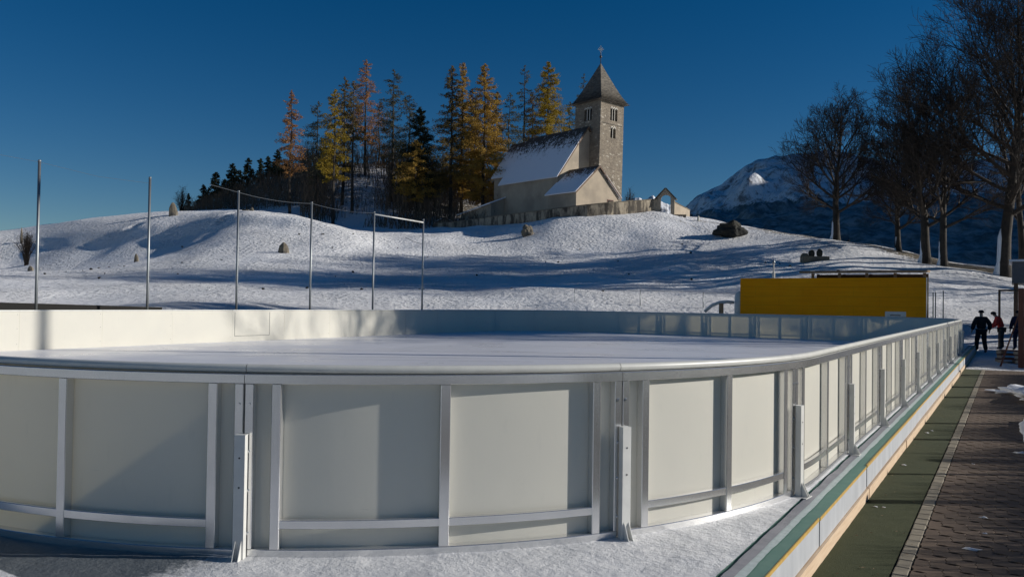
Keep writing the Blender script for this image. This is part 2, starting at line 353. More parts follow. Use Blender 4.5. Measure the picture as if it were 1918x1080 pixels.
cpx(920, (578, 54), (540, 67), (500, 82), (468, 94), (445, 102), (425, 108), (412, 128), (385, 160), (400, 210))
cpx(1040, (577, 54), (540, 67), (500, 81), (470, 92), (440, 97), (411, 102.5), (402, 125), (395, 160))
cpx(1140, (578, 54), (540, 67), (500, 80), (465, 92), (435, 97), (404, 102.5), (398, 120), (400, 145))
cpx(1230, (580, 54), (540, 66), (500, 78), (465, 89), (430, 97), (400, 105.5), (398, 118), (420, 145))
cpx(1320, (584, 54), (545, 66), (500, 77), (460, 88), (430, 97), (413, 105), (420, 120), (470, 160))
cpx(1420, (588, 54), (545, 65), (505, 74), (465, 84), (442, 92), (428, 99), (440, 115), (500, 160))
cpx(1560, (588, 53), (550, 60), (515, 67), (480, 76), (448, 85), (462, 100), (530, 150))
cpx(1700, (592, 52), (555, 60), (520, 67), (495, 73), (477, 80), (495, 95), (560, 140))
cpx(1800, (594, 52), (560, 60), (525, 66), (503, 72), (496, 78), (520, 95), (590, 140))
cpx(1900, (594, 52), (562, 60), (535, 66), (512, 72), (508, 78), (530, 95), (600, 140))
G0 = -0.36
for X, Y in [(-35, 0), (-35, 20), (-30, 35), (-28, 10), (-26, 45), (-15, 46), (-20, 41), (-2, 44), (4, 42), (2, 30), (2, 15), (2, 0), (-12, 20), (-12, 30), (-24, 25), (-12, 5), (-25, -10), (0, -15), (15, 0), (20, 20), (20, 35), (40, -20), (40, 20), (-60, -20), (-45, 5), (-40, 20), (-8, 44)]:
    CP.append((X, Y, G0-0.05 if X > -27 else G0+0.02*abs(X+27)))
CP += [(12, 60, 1.6), (25, 60, 1.6), (45, 60, 2), (60, 30, 1), (40, 90, 3), (10, 95, 2), (-160, 40, 6), (-160, 120, 8), (-120, 220, 0), (0, 220, -30), (80, 200, -30), (80, -30, 1), (-160, -30, 1)]
CP = np.array(CP)
SCL = 60.0
def tps(r2): return np.where(r2 > 1e-12, 0.5*r2*np.log(np.maximum(r2, 1e-12)), 0)
def fit():
    X = CP[:, :2]/SCL; n = len(X)
    d2 = ((X[:, None]-X[None])**2).sum(-1); K = tps(d2)+np.eye(n)*2e-4
    Pm = np.c_[np.ones(n), X]; A = np.zeros((n+3, n+3)); A[:n, :n] = K; A[:n, n:] = Pm; A[n:, :n] = Pm.T
    return np.linalg.solve(A, np.r_[CP[:, 2], 0, 0, 0])
WTS = fit()
Lb = [at(px_, 500, D_)[:2] for px_, D_ in ((-100, 106), (60, 105.0), (220, 102), (400, 98.5), (540, 95), (700, 93))]
BANK = 1.0
def ground_arr(P):
    X = P/SCL; C = CP[:, :2]/SCL; out = np.zeros(len(X))
    for i in range(0, len(X), 4000):
        q = X[i:i+4000]; d2 = ((q[:, None]-C[None])**2).sum(-1)
        out[i:i+4000] = tps(d2)@WTS[:-3]+WTS[-3]+q@WTS[-2:]
    # keep it flat and low round the rink and the paving
    x, y = P[:, 0], P[:, 1]
    dx = np.maximum(np.maximum(-25.5-x, x-16), 0); dy = np.maximum(np.maximum(-60-y, y-41.5), 0)
    d = np.sqrt(dx*dx+dy*dy); k = np.clip(d/7.0, 0, 1); k = k*k*(3-2*k)
    flat = G0-0.02
    # old terrace bank across the left half of the slope
    hx, hy = Lb[1]-Lb[0]
    t_ = None
    for (q0, q1) in zip(Lb[:-1], Lb[1:]):
        d_ = q1-q0; L_ = np.hypot(*d_); u_ = ((x-q0[0])*d_[0]+(y-q0[1])*d_[1])/L_/L_; n_ = np.array([-d_[1], d_[0]])/L_
        if n_@np.array([-math.sin(AZ), math.cos(AZ)]) < 0: n_ = -n_
        tt_ = (x-q0[0])*n_[0]+(y-q0[1])*n_[1]; sel = (u_ >= 0) & (u_ < 1) if q0 is not Lb[0] else (u_ < 1)
        if q1 is Lb[-1]: sel = (u_ >= 0)
        k1 = np.clip(tt_/2.4, 0, 1); k1 = k1*k1*(3-2*k1); k2 = np.clip(1-(tt_-2.4)/8.0, 0, 1)
        fade_ = np.clip(1-(np.maximum(u_-1, 0)*L_)/9.0, 0, 1) if q1 is Lb[-1] else 1.0
        if q1 is Lb[-1]: fade_ = fade_*np.clip(1-np.maximum(u_, 0), 0.0, 1)*1.0
        add = np.where(sel, BANK*k1*k2*fade_, 0); t_ = add if t_ is None else np.maximum(t_, add)
    out = out+t_
    return flat*(1-k)+np.maximum(out, G0-0.02)*k if False else flat*(1-k)+out*k
def ground(x, y): return float(ground_arr(np.array([[x, y]]))[0])
def roughness_z(x, y, k):
    v = Vector((x*0.16, y*0.16, 3.1)); a = mn.noise(v)*(0.30+0.12*min(1, max(0, (x+45)/30)))
    b_ = mn.noise(Vector((x*0.55, y*0.55, 7.7)))*0.11
    return (a+b_)*k
def build_terrain():
    xs = np.concatenate([np.arange(-190, -100, 4.0), np.arange(-100, 45, 0.7), np.arange(45, 130, 4)])
    ys = np.concatenate([np.arange(-70, 36, 3.0), np.arange(36, 150, 0.7), np.arange(150, 300, 4)])
    xs = np.concatenate([[-9000, -3000, -900, -400], xs, [300, 900, 3000, 9000]])
    ys = np.concatenate([[-3000, -600, -200], ys])
    XX, YY = np.meshgrid(xs, ys); P = np.c_[XX.ravel(), YY.ravel()]
    Pc = P.copy(); Pc[:, 0] = np.clip(Pc[:, 0], -180, 125); Pc[:, 1] = np.clip(Pc[:, 1], -65, 240)
    Z = ground_arr(Pc)
    ex = np.hypot(P[:, 0]-Pc[:, 0], P[:, 1]-Pc[:, 1]); Z = Z*np.exp(-ex/400)-np.minimum(ex*0.25, 40)
    bare = np.zeros(len(P))
    for i in range(len(P)):
        x, y = P[i]
        d = max(-25.5-x, y-41.5, 0); k = min(1, d/8) if -140 < x < 60 and y < 200 else 0
        if d > 0 and k > 0: Z[i] += roughness_z(x, y, k)
    me = bpy.data.meshes.new('snowy_hillside'); nx, ny = len(xs), len(ys)
    V = np.c_[P, Z]
    idx = np.arange(nx*ny).reshape(ny, nx)
    Fq = np.c_[idx[:-1, :-1].ravel(), idx[:-1, 1:].ravel(), idx[1:, 1:].ravel(), idx[1:, :-1].ravel()]
    me.from_pydata(V.tolist(), [], Fq.tolist()); me.update()
    me.polygons.foreach_set('use_smooth', [True]*len(me.polygons))
    # bare ground: along the right-hand crest under the trees, the path, the wooded knoll, the strip by the left boards
    def seg(ax, ay, bx, by, wd, amp):
        d = np.array([bx-ax, by-ay]); L2 = d@d; t_ = np.clip(((P-np.array([ax, ay]))@d)/L2, 0, 1)
        q = np.array([ax, ay])+t_[:, None]*d; r = np.hypot(*(P-q).T); return amp*np.exp(-(r/wd)**2)
    def pxy(x, D): p = at(x, 500, D); return p[0], p[1]
    def S(x1, D1, x2, D2, wd, amp):
        nonlocal bare; bare = np.maximum(bare, seg(*pxy(x1, D1), *pxy(x2, D2), wd, amp))
    S(1310, 103.5, 1480, 94, 1.8, 0.5); S(1420, 97.5, 1700, 79, 3.0, 0.58); S(1700, 80, 1800, 76, 2.6, 0.8); S(1765, 76, 1930, 72, 2.4, 1.05)
    S(540, 140, 600, 140, 14, 0.6); S(760, 140, 900, 140, 14, 0.6); S(400, 150, 560, 150, 20, 0.7); S(560, 158, 760, 165, 16, 0.55)
    S(640, 119, 860, 119, 4.0, 0.3)
    S(740, 92, 980, 86, 0.5, 0.38); S(1225, 108, 1250, 107, 1.2, 0.5); S(1255, 104, 1330, 96, 1.0, 0.4); S(1440, 97, 1500, 86, 1.5, 0.3); S(1480, 80, 1540, 80, 1, 0.35)
    S(1740, 51, 1860, 46, 1.2, 0.45)
    bare = np.maximum(bare, seg(-25.2, 3, -25.2, 17, 0.8, 1.0)); bare = np.maximum(bare, seg(-27.5, 0, -27.5, 13, 1.6, 0.95))
    a_ = me.attributes.new('bare', 'FLOAT', 'POINT'); a_.data.foreach_set('value', bare.astype(np.float32))
    me.materials.append(MT['snow'])
    o = bpy.data.objects.new('snowy_hillside', me); COL.objects.link(o); tag(o, kind='structure')
build_terrain()
def gpos(px, D):
    p = at(px, 500, D); return np.array([p[0], p[1], ground(p[0], p[1])])
def top_z(px, y, D): return at(px, y, D)[2]

# ------------------------------------------------------------ far mountains
PD = 3500.0; PLAT = (1410-CX)/F*PD
def mountain(name, prof, D0, thick, label, seed, amp, mt, base_y=470, step=None, back=1.0):
    xs = np.linspace(prof[0][0], prof[-1][0], 190); ny = 90
    py = np.interp(xs, [p[0] for p in prof], [p[1] for p in prof])+np.array([3.0*mn.noise(Vector((x*0.09, seed, 0)))+1.5*mn.noise(Vector((x*0.3, seed, 3))) for x in xs])
    V = []
    for j in range(ny):
        v = j/(ny-1)
        for i, x in enumerate(xs):
            D = D0-thick*(1-v)
            crest = at(x, py[i], D0)[2]; base = -60
            p = at(x, 500, D)
            h = base+(crest-base)*(v**1.15)
            s = 1/ (D0*0.07)
            q = Vector((p[0]*s, p[1]*s, seed))
            r = mn.ridged_multi_fractal(q, 0.9, 2.1, 7, 1.0, 2.0)-1.1
            fade = min(1, 4*v)*(1 if v < 0.9 else (1-v)*10*0.75+0.25)
            if name == 'mountain_ridge':
                lt_ = (x-CX)/F*D; r += 0.0; h += 75*math.exp(-((lt_-PLAT)**2+(D-PD)**2)/78**2)  # bump added to lift one patch into the sun
            V.append((p[0], p[1], h+r*amp*fade))
    nx = len(xs)
    # back slope
    for i, x in enumerate(xs):
        p = at(x, 500, D0*1.25); V.append((p[0], p[1], -60))
    Fq = [(j*nx+i, j*nx+i+1, (j+1)*nx+i+1, (j+1)*nx+i) for j in range(ny) for i in range(nx-1)]
    me = bpy.data.meshes.new(name); me.from_pydata(V, [], Fq); me.update(); me.polygons.foreach_set('use_smooth', [True]*len(me.polygons))
    me.materials.append(mt); o = bpy.data.objects.new(name, me); COL.objects.link(o); tag(o, kind='structure'); return o
def mountain_mat(name, z0, z1, sc):
    m, t, b = mat(name); v = coords(t, kind='Object')
    sp = nd(t, 'ShaderNodeSeparateXYZ'); lk(t, v, sp.inputs[0])
    n1 = noise_n(t, coords(t, (sc, sc, sc*0.35)), 1, 8, 0.7); n2 = noise_n(t, coords(t, (sc, sc, sc)), 0.35, 6, 0.6)
    h = math_n(t, 'ADD', math_n(t, 'DIVIDE', math_n(t, 'SUBTRACT', sp.outputs[2], z0), z1-z0), math_n(t, 'MULTIPLY', math_n(t, 'SUBTRACT', n1, 0.5), 3.4))
    h = math_n(t, 'ADD', h, math_n(t, 'MULTIPLY', math_n(t, 'SUBTRACT', n2, 0.5), 1.8))
    k = ramp(t, h, [(0.35, 0.0), (0.65, 1.0)])
    rock = ramp(t, n1, [(0.50, 0.0), (0.62, 1.0)])
    snowc = mix(t, rock, (0.74, 0.76, 0.80), (0.22, 0.22, 0.23))
    fc = mix(t, ramp(t, n1, [(0.42, 0.0), (0.6, 1.0)]), (0.10, 0.13, 0.14), (0.30, 0.34, 0.36))
    lk(t, mix(t, k, fc, snowc), b.inputs['Base Color']); b.inputs['Roughness'].default_value = 0.9
    b.inputs['Specular IOR Level'].default_value = 0.1
    bump(t, b, n1, 1.0, 12.0); return m
mm = mountain_mat('snow_and_forest_mountain', 380, 480, 0.02)
mountain('mountain_ridge', [(1000, 470), (1180, 445), (1270, 400), (1300, 372), (1338, 350), (1350, 347), (1385, 318), (1412, 301), (1440, 297), (1500, 288), (1560, 284), (1620, 296), (1700, 310), (1780, 300), (1860, 296), (1960, 285), (2200, 240)], 4200, 2400, '', 2.3, 75, mm)
mf = mountain_mat('forest_slope', 330, 420, 0.03)
mountain('forest_hill', [(1150, 470), (1260, 418), (1290, 404), (1340, 407), (1400, 412), (1450, 405), (1520, 388), (1600, 378), (1700, 372), (1800, 365), (1900, 360), (2100, 340), (2400, 330)], 1900, 1100, '', 9.3, 14, mf)
mp_ = mountain_mat('far_snow_peak', -200, -100, 0.012)
mountain('far_snowy_peaks', [(1120, 400), (1165, 384), (1182, 374), (1196, 369), (1205, 375), (1222, 365), (1234, 376), (1252, 384), (1275, 392), (1330, 410)], 6500, 1500, '', 5.1, 40, mp_)

# unseen ridge, added beyond the right edge of the view: it keeps the mountain in shade
def added_shade_ridge():
    V = []; ds = np.concatenate([np.arange(700, 3400, 60), np.arange(3400, 3600, 12), np.arange(3600, 4601, 60)]); ls = np.linspace(-950, 950, 21)
    for D in ds:
        for l in ls:
            h = (1760-80*mn.noise(Vector((D*0.004, 0, 0))))*(1-abs(l)/950)**0.9+(40*mn.noise(Vector((D*0.006, l*0.006, 1))) if abs(l) < 900 else 0)
            h = min(h, 1402+max(0, abs(D-PD)-28)*7)  # notch cut so sun reaches one patch of the mountain
            p = F2_*D+R2_*(3600+l); V.append((p[0], p[1], h-60))
    n = len(ls); mb = MB(); mb.add(V, [(j*n+i, j*n+i+1, (j+1)*n+i+1, (j+1)*n+i) for j in range(len(ds)-1) for i in range(n-1)])
    tag(mb.build('added_shade_ridge', mm, None, True), kind='structure')
R2_ = np.array([math.cos(AZ), math.sin(AZ)]); F2_ = np.array([-math.sin(AZ), math.cos(AZ)])
added_shade_ridge()

# ============================================================ RINK
CXR, CYN, CYF, CXL, RR = -6.55, 7.70, 34.52, -18.82, 5.08
LC = RR*math.pi/2; LS = CYF-CYN; LW = CXR-CXL; PER = 4*LC+2*LS+2*LW
def path(s):
    s = s % PER
    def arc(c, a0, u): a = a0+u/RR; return np.array([c[0]+RR*math.cos(a), c[1]+RR*math.sin(a)]), np.array([math.cos(a), math.sin(a)])
    if s < LC: return arc((CXR, CYN), -math.pi/2, s)
    s -= LC
    if s < LS: return np.array([CXR+RR, CYN+s]), np.array([1., 0])
    s -= LS
    if s < LC: return arc((CXR, CYF), 0, s)
    s -= LC
    if s < LW: return np.array([CXR-s, CYF+RR]), np.array([0, 1.])
    s -= LW
    if s < LC: return arc((CXL, CYF), math.pi/2, s)
    s -= LC
    if s < LS: return np.array([CXL-RR, CYF-s]), np.array([-1., 0])
    s -= LS
    if s < LC: return arc((CXL, CYN), math.pi, s)
    s -= LC
    return np.array([CXL+s, CYN-RR]), np.array([0, -1.])
def P3(s, o, z): p, n = path(s); q = p+n*o; return (q[0], q[1], z)
def sweep(mb, s1, s2, o1, o2, z1, z2, ds=0.035, ch=0.0):
    n = max(1, int(math.ceil((s2-s1)/ds)))
    if ch: prof = [(o1+ch, z1), (o2-ch, z1), (o2, z1+ch), (o2, z2-ch), (o2-ch, z2), (o1+ch, z2), (o1, z2-ch), (o1, z1+ch)]
    else: prof = [(o1, z1), (o2, z1), (o2, z2), (o1, z2)]
    k = len(prof); V = []; Fc = []
    for i in range(n+1):
        s = s1+(s2-s1)*i/n; V += [P3(s, o, z) for o, z in prof]
    for i in range(n):
        for j in range(k): Fc.append((i*k+j, i*k+(j+1) % k, (i+1)*k+(j+1) % k, (i+1)*k+j))
    Fc += [tuple(range(k))[::-1], tuple(n*k+j for j in range(k))]
    return mb.add(V, Fc)

# ground sheets of the rink
def sheet(name, pts, z, m, kind='structure'):
    mb = MB(); mb.add([(x, y, z) for x, y in pts], [tuple(range(len(pts)))]); o = mb.build(name, m); tag(o, kind=kind); return o
ice_pts = [P3(s, -0.07, 0)[:2] for s in np.arange(0, PER, 0.25)]
sheet('rink_ice', ice_pts, 0.04, MT['ice'])
# thin dark strips laid across the ice
mk = MB()
for (xa, ya, xb, yb) in [(330, 664.5, 1150, 673), (930, 657, 1500, 675), (500, 655, 1010, 659), (1000, 647, 1480, 664), (600, 672, 1000, 677)]:
    p = on_z(xa, ya, 0.043); q = on_z(xb, yb, 0.043); d = (q-p)[:2]; L = np.hypot(*d); nn = np.array([-d[1], d[0]])/L*0.012
    V = []; n = 24
    for i in range(n+1):
        c = p[:2]+d*i/n+np.array([-d[1], d[0]])/L*0.05*math.sin(i*0.5+xa); V += [(c[0]-nn[0], c[1]-nn[1], 0.043), (c[0]+nn[0], c[1]+nn[1], 0.043)]
    mk.add(V, [(2*i, 2*i+1, 2*i+3, 2*i+2) for i in range(n)])
tag(mk.build('ice_dark_lines', MT['liner']), kind='structure')

# base platform
base = thing('rink_platform', 'long raised rink base with teal deck edge, pale side boards and timber beams', 'rink base', (-12.5, 20, -0.35))
def W(o):   # parts were built in world coordinates: shift them under their thing
    p = o.parent; o.location = -p.location if p.rotation_euler.z == 0 else o.location; return o
X0, X1, Y0, Y1 = -24.6, -1.21, 1.45, 40.4
W(MB().box(X0, X1, Y0, Y1, -0.34, -0.022).build('core', MT['liner'], base)) if False else None
deck = MB().box(X0, X1-0.002, Y0, Y1, -0.018, -0.001); W(deck.build('deck', MT['teal'], base))
fill = MB().box(X0+0.1, X1-0.05, Y0+0.1, Y1-0.1, -0.345, -0.02); W(fill.build('core', MT['joint'], base))
rng = random.Random(4)
cuts = [Y0, 4.0, 6.4, 8.75, 13.8, 18.9, 24.0, 29.1, 34.2, Y1]
for i in range(len(cuts)-1):
    a, b_ = cuts[i]+0.012, cuts[i+1]-0.012
    dz = rng.uniform(-0.006, 0.004); dxx = rng.uniform(-0.006, 0.006)
    W(MB().box(X1-0.03, X1+dxx, a, b_, -0.215+dz, -0.024+dz).build('side_board', MT['insul'], base))
    W(MB().box(X1-0.009, X1+0.003+dxx, a, b_, -0.0215+dz, 0.004+dz).build('yellow_edge_strip', MT['yellow_edge'], base))
bc = [Y0, 3.2, 8.78, 12.2, 15.4, 19.1, 23.3, 27.0, 30.5, 35.0, Y1]
for i in range(len(bc)-1):
    e = rng.uniform(-0.012, 0.012)
    W(MB().box(X1-0.08, X1+0.028+e, bc[i]+0.01, bc[i+1]-0.01, -0.335, -0.222+e*0.3).build('timber_beam', MT['beam'], base))
W(MB().box(X0+0.05, X1-0.1, Y0-0.03, Y0+0.08, -0.335, -0.22).build('timber_beam', MT['beam'], base))
W(MB().box(X0+0.05, X1-0.1, Y1-0.08, Y1+0.03, -0.335, -0.22).build('timber_beam', MT['beam'], base))
W(MB().box(X0-0.03, X0+0.08, Y0+0.05, Y1-0.1, -0.335, -0.22).build('timber_beam', MT['beam'], base))
# strips on the deck, with ragged edges
def ragged(name, xa, xb, z, m, ja, jb, seed, y0=Y0+0.03, y1=Y1-0.03):
    mb = MB(); V = []; n = 600
    for i in range(n+1):
        y = y0+(y1-y0)*(i/n)
        j1 = mn.noise(Vector((y*2.2, seed, 0)))*ja+mn.noise(Vector((y*9, seed, 4)))*ja*0.5; j2 = mn.noise(Vector((y*2.0, seed+9, 0)))*jb+mn.noise(Vector((y*9, seed+5, 4)))*jb*0.5
        V += [(xa+j1, y, z), (xb+j2, y, z)]
    mb.add(V, [(2*i, 2*i+1, 2*i+3, 2*i+2) for i in range(n)])
    o = mb.build(name, m); tag(o, kind='structure'); return o
ragged('frost_strip', -1.37, -1.312, 0.004, MT['frost'], 0.0, 0.010, 1.0)
ragged('liner_strip', -1.43, -1.362, 0.0085, MT['liner'], 0.014, 0.006, 5.0)
# slush around the boards as a displaced sheet
def slush():
    V = []; Fc = []; xs = np.concatenate([np.arange(-24.5, -9, 0.5), np.arange(-9, -1.40, 0.05)]); ys = np.concatenate([np.arange(1.5, 9, 0.05), np.arange(9, 40.3, 0.3)])
    nx = len(xs)
    for y in ys:
        for x in xs:
            ex = mn.noise(Vector((y*1.7, 2.2, 0)))*0.022
            xx = x if x < -1.41 else x+ex
            z = 0.013+0.010*mn.noise(Vector((x*4, y*4, 1)))+0.006*mn.noise(Vector((x*13, y*13, 2)))+0.003*mn.noise(Vector((x*30, y*30, 2)))
            V.append((xx, y, max(z, 0.0125)))
    for j in range(len(ys)-1):
        for i in range(nx-1): Fc.append((j*nx+i, j*nx+i+1, (j+1)*nx+i+1, (j+1)*nx+i))
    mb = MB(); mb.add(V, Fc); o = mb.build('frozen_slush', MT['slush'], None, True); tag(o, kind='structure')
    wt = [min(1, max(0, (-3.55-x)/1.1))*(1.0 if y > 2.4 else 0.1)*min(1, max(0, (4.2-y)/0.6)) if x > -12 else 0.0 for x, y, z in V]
    a_ = o.data.attributes.new('dark_mask', 'FLOAT', 'POINT'); a_.data.foreach_set('value', np.array(wt, np.float32))
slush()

boards = thing('rink_boards', 'white plastic ice rink boards with bare aluminium frames running round the whole rink', 'rink boards', (-12.7, 21, 0))
j_main = [0.17-2.5*k for k in (2, 1)]+[0.17, 2.67, 5.16, 7.26, 9.58]
s_ = 9.58
while s_ < 34.3: s_ += 2.5; j_main.append(s_)
last = j_main[-1]; endS = PER+j_main[0]; nrem = 29
joints = j_main+[last+(endS-last)*k/nrem for k in range(1, nrem+1)]
def post(mb, s, wd, o1=-0.062, o2=0.0, z1=0.062, z2=1.073):
    p, n = path(s); tdir = np.array([-n[1], n[0], 0]); nn = np.array([n[0], n[1], 0]); ch = 0.004
    c = np.array([p[0], p[1], 0])+nn*(o1+o2)/2; ho = (o2-o1)/2
    poly = [(-wd/2, -ho), (wd/2, -ho), (wd/2, ho-ch), (wd/2-ch, ho), (-wd/2+ch, ho), (-wd/2, ho-ch)]
    mb.prism([c+tdir*a+nn*b_+np.array([0, 0, z1]) for a, b_ in poly], (0, 0, z2-z1))
def leg_mesh(s):
    mb = MB(); p, n = path(s); tt = np.array([-n[1], n[0], 0]); nn = np.array([n[0], n[1], 0]); c = np.array([p[0], p[1], 0]); up = np.array([0, 0, 1.])
    hw = 0.033
    # U channel: back web and two flanges, closed on top
    mb.obox(c+nn*0.056+up*0.39, tt, nn, up, hw, 0.004, 0.375)
    mb.obox(c+nn*0.032+tt*(hw-0.0035)+up*0.39, tt, nn, up, 0.0035, 0.0195, 0.3745)
    mb.obox(c+nn*0.032-tt*(hw-0.0035)+up*0.39, tt, nn, up, 0.0035, 0.0195, 0.3745)
    mb.obox(c+nn*0.034+up*0.767, tt, nn, up, hw+0.001, 0.026, 0.0025)
    mb.obox(c+nn*0.055+up*0.0105, tt, nn, up, 0.07, 0.065, 0.004)
    for e in (-0.018, 0.018):
        q = c+tt*e
        mb.prism([q+nn*0.061+up*0.0155, q+nn*0.118+up*0.0155, q+nn*0.061+up*0.13], tt*0.004)
    return mb
visible_end = 34.6
for i in range(len(joints)-1):
    a, b_ = joints[i], joints[i+1]; near = b_ < 36; mid = (a+b_)/2
    pa = MB(); sweep(pa, a+0.0015, b_-0.0015, -0.077, -0.066, 0.0, 1.142)
    sec = W(pa.build('board_section', MT['panel'], boards))
    def sub(mb, name, m, smooth=False):
        o = mb.build(name, m, sec, smooth); return o
    g = 0.003; ed = 0.2
    cp = MB(); sa, sb = a+0.002, b_-0.002
    n = max(2, int((sb-sa)/0.12)); prof = [(0.030*math.cos(q), 0.027*math.sin(q)) for q in np.linspace(0, 2*math.pi, 12, endpoint=False)]
    V = []
    for q in range(n+1):
        s = sa+(sb-sa)*q/n; V += [P3(s, -0.052+o, 1.166+z) for o, z in prof]
    cp.add(V, [(q*12+j, q*12+(j+1) % 12, (q+1)*12+(j+1) % 12, (q+1)*12+j) for q in range(n) for j in range(12)])
    sub(cp, 'cap_rail', MT['cap'], True)
    tr_ = MB(); sweep(tr_, sa, sb, -0.0655, 0.0, 1.075, 1.136, ch=0.004); sub(tr_, 'top_rail', MT['alu'])
    br_ = MB(); sweep(br_, sa, sb, -0.0655, 0.0, 0.0, 0.060, ch=0.004); sub(br_, 'bottom_rail', MT['alu'])
    for q0, q1 in ((a+ed+0.026, mid-0.027), (mid+0.027, b_-ed-0.026)):
        lr = MB(); sweep(lr, q0, q1, -0.045, -0.004, 0.185, 0.238, ch=0.003); sub(lr, 'lower_rail', MT['alu'])
    if near:
        for s, wd in ((a+g+0.029, 0.056), (b_-g-0.029, 0.056), (a+ed, 0.06), (b_-ed, 0.06), (mid, 0.064)):
            mb = MB(); post(mb, s, wd)
            if s < a+0.1 or s > b_-0.1:
                p, n = path(s); nn = np.array([n[0], n[1], 0])
                for z in (0.16, 0.42, 0.66, 0.95):
                    c = np.array([p[0], p[1], z]); mb.cyl(c+nn*0.0, c+nn*0.009, 0.009, 6)
            sub(mb, 'post', MT['alu'])
    else:
        mb = MB()
        for s, wd in ((a+g+0.024, 0.046), (b_-g-0.024, 0.046), (a+ed, 0.05), (b_-ed, 0.05), (mid, 0.052)): post(mb, s, wd)
        sub(mb, 'frame_posts', MT['alu'])
    l = leg_mesh(b_-0.0); lo = sub(l, 'support_leg', MT['leg'])
    p, n = path(b_); tt = np.array([-n[1], n[0], 0]); nn = np.array([n[0], n[1], 0]); 
    if near:
        for z in (0.45, 0.63):
            hb = MB(); c = np.array([p[0], p[1], z])+nn*0.0602; hb.cyl(c, c+nn*0.002, 0.006, 8); sub(hb, 'bolt', MT['dark'])
    # screws along the inner face of the sections one can see
    if path(mid)[1][0] < -0.95:
        for z in (0.22, 0.66, 1.06):
            s = a+0.06; p, n = path(s); nn = np.array([n[0], n[1], 0]); c = np.array([p[0], p[1], z])-nn*0.077
            sc_ = MB(); sc_.cyl(c, c-nn*0.003, 0.008, 6); sub(sc_, 'screw', MT['dark'])
# little access hatch outlined on the far long side
ht = MB()
yA = on_plane_x(440, 600, -23.82)[1]; yB = on_plane_x(505, 600, -23.82)[1]; zt = 1.1; zb = on_plane_x(440, 629, -23.82)[2]
xh = -23.822
ht.box(xh, xh+0.004, yA-0.006, yA+0.006, zb, zt); ht.box(xh, xh+0.004, yB-0.006, yB+0.006, zb, zt); ht.box(xh, xh+0.004, yA+0.007, yB-0.007, zb-0.006, zb+0.006)
W(ht.build('hatch_outline', MT['dark'], boards))

# ============================================================ PATH BESIDE THE RINK
PZ = -0.335
def turf_sheet():
    V = []; ys = np.arange(-3, 29.6, 0.06); xs = np.linspace(-1.2, -0.722, 11)
    for y in ys:
        for x in xs: V.append((x, y, PZ+0.008+0.004*mn.noise(Vector((x*9, y*9, 0)))))
    n = len(xs); mb = MB(); mb.add(V, [(j*n+i, j*n+i+1, (j+1)*n+i+1, (j+1)*n+i) for j in range(len(ys)-1) for i in range(n-1)])
    tag(mb.build('turf_strip', MT['turf'], None, True), kind='structure')
turf_sheet()
sheet('paving_bed', [(-1.21, -6), (9, -6), (9, 29.5), (-1.21, 29.5)], PZ-0.012, MT['joint'])
kb = MB(); y = -5.0; rk = random.Random(2)
while y < 29.4:
    L = 0.2; g = 0.004; x0, x1 = -0.715+rk.uniform(-.003, .003), -0.605+rk.uniform(-.003, .003); z = PZ+0.012+rk.uniform(-0.003, 0.003); c = 0.008
    a = [(x0+g, y+g), (x1-g, y+g), (x1-g, y+L-g), (x0+g, y+L-g)]; b2 = [(x0+g+c, y+g+c), (x1-g-c, y+g+c), (x1-g-c, y+L-g-c), (x0+g+c, y+L-g-c)]
    kb.add([(p[0], p[1], PZ-0.01) for p in a]+[(p[0], p[1], z-0.006) for p in a]+[(p[0], p[1], z) for p in b2],
           [(8, 9, 10, 11)]+[(i, (i+1) % 4, 4+(i+1) % 4, 4+i) for i in range(4)]+[(4+i, 4+(i+1) % 4, 8+(i+1) % 4, 8+i) for i in range(4)])
    y += L
tag(kb.build('kerb', MT['kerb']), kind='structure')
def pavers():
    mb = MB(); q, p = 0.20, 0.165; xs0 = -0.60; r = random.Random(8); za = 0.022
    def hx(x, j): # wavy joint across
        return j*p+za*math.sin(2*math.pi*(x-xs0)/q+ (math.pi if j % 2 else 0))
    def vx(y, i): # wavy joint along
        return xs0+i*q*0.5+0.016*math.sin(2*math.pi*y/(2*p)+math.pi*i)
    nc, nr = 40, int(35/p)
    for j in range(nr):
        for i in range(-1, nc):
            if (i+j) % 2: continue
            # tile from column line i to i+2
            pts = []
            y0 = -5.0+j*p
            L = 6
            for k in range(L): x = xs0+i*q*0.5+q*k/L; pts.append((x, y0+za*math.sin(2*math.pi*k/L)))
            for k in range(3): pts.append((xs0+i*q*0.5+q+0.012*math.sin(math.pi*2*k/3), y0+p*k/3))
            for k in range(L): x = 1-k/L; pts.append((xs0+i*q*0.5+q*x, y0+p+za*math.sin(2*math.pi*x)))
            for k in range(3): pts.append((xs0+i*q*0.5+0.012*math.sin(math.pi*2*(1-k/3)), y0+p*(1-k/3)))
            if min(a[0] for a in pts) < xs0-0.03: 
                pts = [(max(a[0], xs0), a[1]) for a in pts]
            cx_ = sum(a[0] for a in pts)/len(pts); cy_ = sum(a[1] for a in pts)/len(pts); n = len(pts)
            z = PZ+0.012+r.uniform(-0.002, 0.002); tl = r.uniform(-0.008, 0.008), r.uniform(-0.008, 0.008)
            V = []
            for s_, zz in ((0.985, -0.014), (0.982, -0.003), (0.945, 0.0)):
                for a in pts:
                    dx, dy = (a[0]-cx_), (a[1]-cy_); V.append((cx_+dx*s_, cy_+dy*s_, z+zz+dx*tl[0]+dy*tl[1]))
            mb.add(V, [tuple(2*n+k for k in range(n))]+[(k, (k+1) % n, n+(k+1) % n, n+k) for k in range(n)]+[(n+k, n+(k+1) % n, 2*n+(k+1) % n, 2*n+k) for k in range(n)])
    tag(mb.build('brown_paving', MT['paver']), kind='structure')
pavers()
